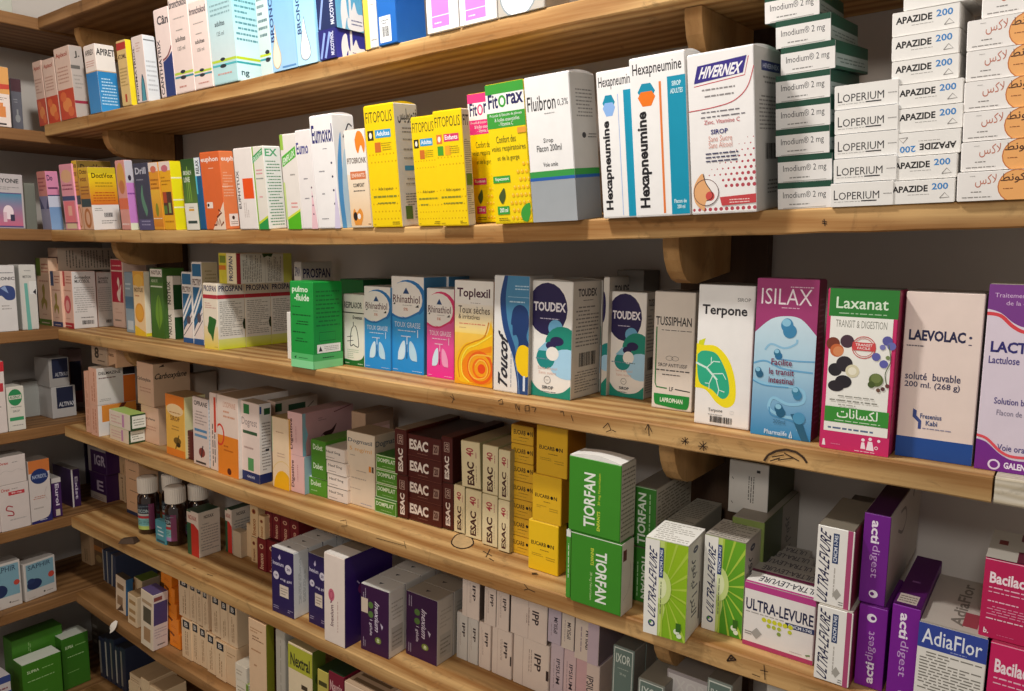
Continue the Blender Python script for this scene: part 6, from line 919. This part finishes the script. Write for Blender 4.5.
bx(TB,'green lidded cream box behind the tan panelled one','M6',134,142,567,'e0c49c',F=[r(.3,.5,.8,.7,'c08a5a')],y=.055,us=160,side='a8947c',top='5a6a2c',h=.085)
bx(TB,'white box with a purple picture side near the orange stack','M6',141,153,588,'e8d6bc',F=[r(.2,.45,.85,.72,'5a5242'),r(.25,.12,.8,.36,'b08a64'),r(.1,.78,.9,.84,'b89a78')],S=[r(.05,.45,.95,.85,'4f4474'),r(.05,.88,.6,.95,'8a4a44'),l(.1,.2,.9,.4,4,'b8a8ac'),l(.3,.06,.8,.12,1,'6a625c')],vb=643,us=168,side='dccfc8',top='5a4c74')
stk(TB,'bright orange tablet box with its end outwards','M6',[(170,180.5),(168,179.5),(166,179),(164,178.5),(161,178.5)],571,'f08a24',zo=.0025,vb=645,F=[p([(0,.9),(.4,.7),(.5,.85),(.1,1)],'7a3a10'),l(.3,.3,.8,.5,2,'c86414')],d=.08,top='d8761c',side='e07a1c',rots=[0]*5)
BQ = [r(.15,.78,.85,.97,'22262e'),t('B',.32,.82,.68,.93,'d8d0c4'),l(.3,.1,.7,.7,2,'a8805c',90)]
lo = []
for a,b_,vt_,vb_,w_ in ((182.5,192,617,656,'touching the orange stack'),(192.5,199.5,621,661,'second from the orange stack'),(200,207,626,665,'third from the orange stack'),(207.5,215.5,632,671,'fourth from the orange stack'),(216,226,639,677,'furthest from the orange stack')):
    lo.append(bx(TB,f'cream box on end with a black square, lower row, {w_}','M6',a,b_,vt_,'eacba4',F=BQ,vb=vb_,d=.07,top='c8a47c'))
for a,b_,k_,w_ in ((179.5,190,0,'touching the orange stack'),(190.5,196.5,1,'second from the orange stack'),(197,202.5,1,'third from the orange stack'),(203,208.5,2,'fourth from the orange stack'),(212,220.5,3,'after the gap'),(221,228.5,4,'second after the gap'),(229,237.5,4,'furthest from the orange stack')):
    bx(TB,f'cream box on end with a black square, upper row, {w_}','M6',a,b_,None,'ebcda8',F=BQ,y=lo[0]['A'].y+.003,d=.07,on=lo[min(k_,4)],h=lo[0]['h'],top='c8a47c')
bx(TB,'cream carton under the end of the upper black square row','M6',227,237,None,'e6c49c',F=[l(.1,.7,.9,.85,2,'b8906a')],y=lo[4]['A'].y+.002,d=.07,h=lo[4]['h'],top='c8a47c')
q = bx(TB,'small white box with a green edge, lower of two','M6',236,249,678,'ece0cc',F=[r(.8,0,1,1,'7a9a3c'),l(.1,.3,.7,.7,2,'b8a890')],y=.012,d=.05,top='a8b46a')
bx(TB,'small white box with a green edge, upper of two','M6',235.5,247,662,'ece0cc',F=[l(.1,.3,.7,.7,2,'b8a890')],d=.05,on=q,top='d8ccb8')
bx(TB,'tall peach box with an olive green side','M6',250,267.5,616,'eac6a0',F=[l(.1,.86,.8,.92,2,'b8845c'),l(.15,.78,.85,.84,2,'8a5a3c'),l(.15,.66,.7,.7,1,'b8845c'),l(.3,.5,.5,.54,1,'b8845c')],S=[r(0,0,1,1,'7a7a1e')],y=.0,us=275,side='7a7a1e',top='b8906a')
bx(TB,'tall grey sided carton beside the olive one','M6',277,286,620,'b8b0a2',F=[l(.4,.1,.6,.9,1,'98907f',90)],y=.006,d=.05,top='8a8274')
bx(TB,'cream and lime box with black lettering','M6',289,313,641,'ecd8b4',F=[r(0,.72,1,.98,'b8b83a'),t('Nextral',.1,.76,.9,.9,'2c2a20',0,.02),r(.55,.55,.8,.6,'4a3c2a'),s(curve([(.4,.4),(.5,.46),(.6,.36)]),.05,'4a5a2c')],S=[r(0,0,1,1,'5a6a24'),c(.4,.7,.2,'3a4a1c',.06)],y=.004,us=326,side='5a6a24',top='a8946c')
bx(TB,'yellow green box with dark bands beside the maroon box','M6',318,328.5,668,'c8b85a',F=[r(.1,.8,.9,.86,'4a4420'),r(.1,.66,.9,.72,'4a4420')],y=.01,d=.05,top='2c3a1c')
bx(TB,'maroon box with pale lettering beside the yellow green box','M6',329,344,670,'7a1c30',F=[t('Nausix',.1,.78,.9,.9,'e0b8b4',0,.01)],y=.006,d=.05,top='243420')
bx(TB,'cream box with brown bands on its lid','M6',345,382,681,'e2c8ac',F=[l(.1,.8,.5,.9,1,'8a6a4a')],T=[r(.1,.2,.9,.35,'7a6248'),r(.1,.5,.9,.62,'7a6248')],y=.0,d=.06,top='c4a88a')

# ================================================================== shelf 7
GB = [t('SUPRA',.12,.78,.42,.84,'c8dcb0'),l(.5,.78,.9,.83,1,'8ab86a'),l(.12,.6,.8,.64,1,'a8cc8a'),l(.15,.3,.6,.34,1,'7aa85a')]
q = bx(TB,'green box with a white top, standing in front','L7',25,64,652,'3f7a1e',F=GB,y=.005,d=.05,top='dfe2d4',h=.12)
bx(TB,'green box with a white top standing beside the front one','L7',64.5,91,632,'3a7220',F=GB,y=.03,d=.05,top='cfd2c4',h=.135)
bx(TB,'green box lying on edge behind the front green box, cream end','L7',16,66,616,'448024',F=[t('SUPRA',.16,.2,.2,.5,'c8dcb0',90),l(.3,.1,.36,.9,2,'9ac07a',90),l(.8,.1,.84,.4,1,'9ac07a',90)],y=.065,d=.05,h=.16,top='3a6a20')
bx(TB,'blue and white banded box beside the green boxes','L7',-20,14,660,'d0c8c8',F=[r(0,.86,1,1,'3a4a86'),r(0,.55,1,.68,'44589a'),l(.3,.72,.9,.8,1,'8a4a54')],y=-.01,d=.06,h=.12)
for i_,(a_,b_,w_) in enumerate(((101,106,'nearest the corner'),(107,111,'second from the corner'),(112,116,'third from the corner'),(117,121,'fourth from the corner'),(122,127,'beside the cream jumble'))):
    bx(TB,f'dark navy and white box on end on the lowest shelf, {w_}','M7',a_,b_,None,'2e3448',F=[r(0,.1,.35,.9,'b8b4ac' if i_%2 else '8a867c')],y=.06,d=.09,h=.11+.006*(i_%3),top='2a2a30')
q = bx(TB,'grey brown carton with pale marks in the dark corner','M7',93,100,None,'5c5348',F=[l(.2,.2,.8,.7,3,'9a9488')],y=.11,d=.08,h=.13)
q = bx(TB,'cream box standing in the jumble on the lowest shelf','M7',130,141,None,'e0c49c',F=[r(.2,.2,.8,.5,'7a5c3c')],y=.03,d=.07,h=.075,top='c0a07a')
bx(TB,'cream box lying tilted on the jumble','M7',130,142,None,'e6caa4',F=[l(.1,.2,.8,.7,2,'b08a60')],y=.03,d=.07,h=.022,on=q,top='c8a880')
bx(TB,'cream box on end beside the tilted one','M7',143,151,None,'e4c8a0',F=[l(.3,.2,.7,.8,1,'b08a60',90)],y=.02,d=.07,h=.115,top='c0a07a')
bx(TB,'cream and orange box on end on the lowest shelf','M7',152,164,None,'e8cca4',F=[r(.6,.7,1,.9,'d8823a'),l(.2,.2,.7,.5,2,'6a4a2c')],y=.015,d=.06,h=.115,top='c0a07a')

# ================================================================== small things
def wedge():
    P = foot('M5', 128, .006, .0006); V = [(-.016,-.012,0),(.02,-.008,0),(.022,.012,0),(-.018,.01,0),(-.012,-.008,.009),(.015,-.004,.013),(.016,.008,.012),(-.014,.006,.008)]
    o_ = mk('wood_offcut', mesh('wood_offcut', V, [(3,2,1,0),(4,5,6,7),(0,1,5,4),(1,2,6,5),(2,3,7,6),(3,0,4,7)], POST)); o_.location = P; o_.rotation_euler.z = .5
    tag(o_, regl('small dark brown wood chip near the bottles'), 'wood chip')
wedge()
PAP = mkplain('white_paper','efe6da',.7,.05,20.)
V, F = [], []
for i_ in range(7):
    a_ = i_/6; w_ = .008*math.sin(math.pi*min(1,.12+.86*a_))
    V += [(-w_,-.004-.004*math.sin(a_*3),.006-.036*a_),(w_,-.004-.006*math.sin(a_*2),.008-.036*a_)]
for i_ in range(6): F.append((2*i_,2*i_+1,2*i_+3,2*i_+2))
o_ = mk('paper_scrap', mesh('paper_scrap', V, F, PAP)); P = foot('M6', 117, 0, 0); o_.location = P; o_.rotation_euler = (0,.5,.3)
md = o_.modifiers.new('thickness','SOLIDIFY'); md.thickness = .0004
tag(o_, regl('small white scrap of paper stuck on the shelf edge'), 'paper')
for k_, n_ in LABELS.items():
    if n_ > 1 or not 4 <= len(k_.split()) <= 16: print('LABEL?', n_, len(k_.split()), k_)
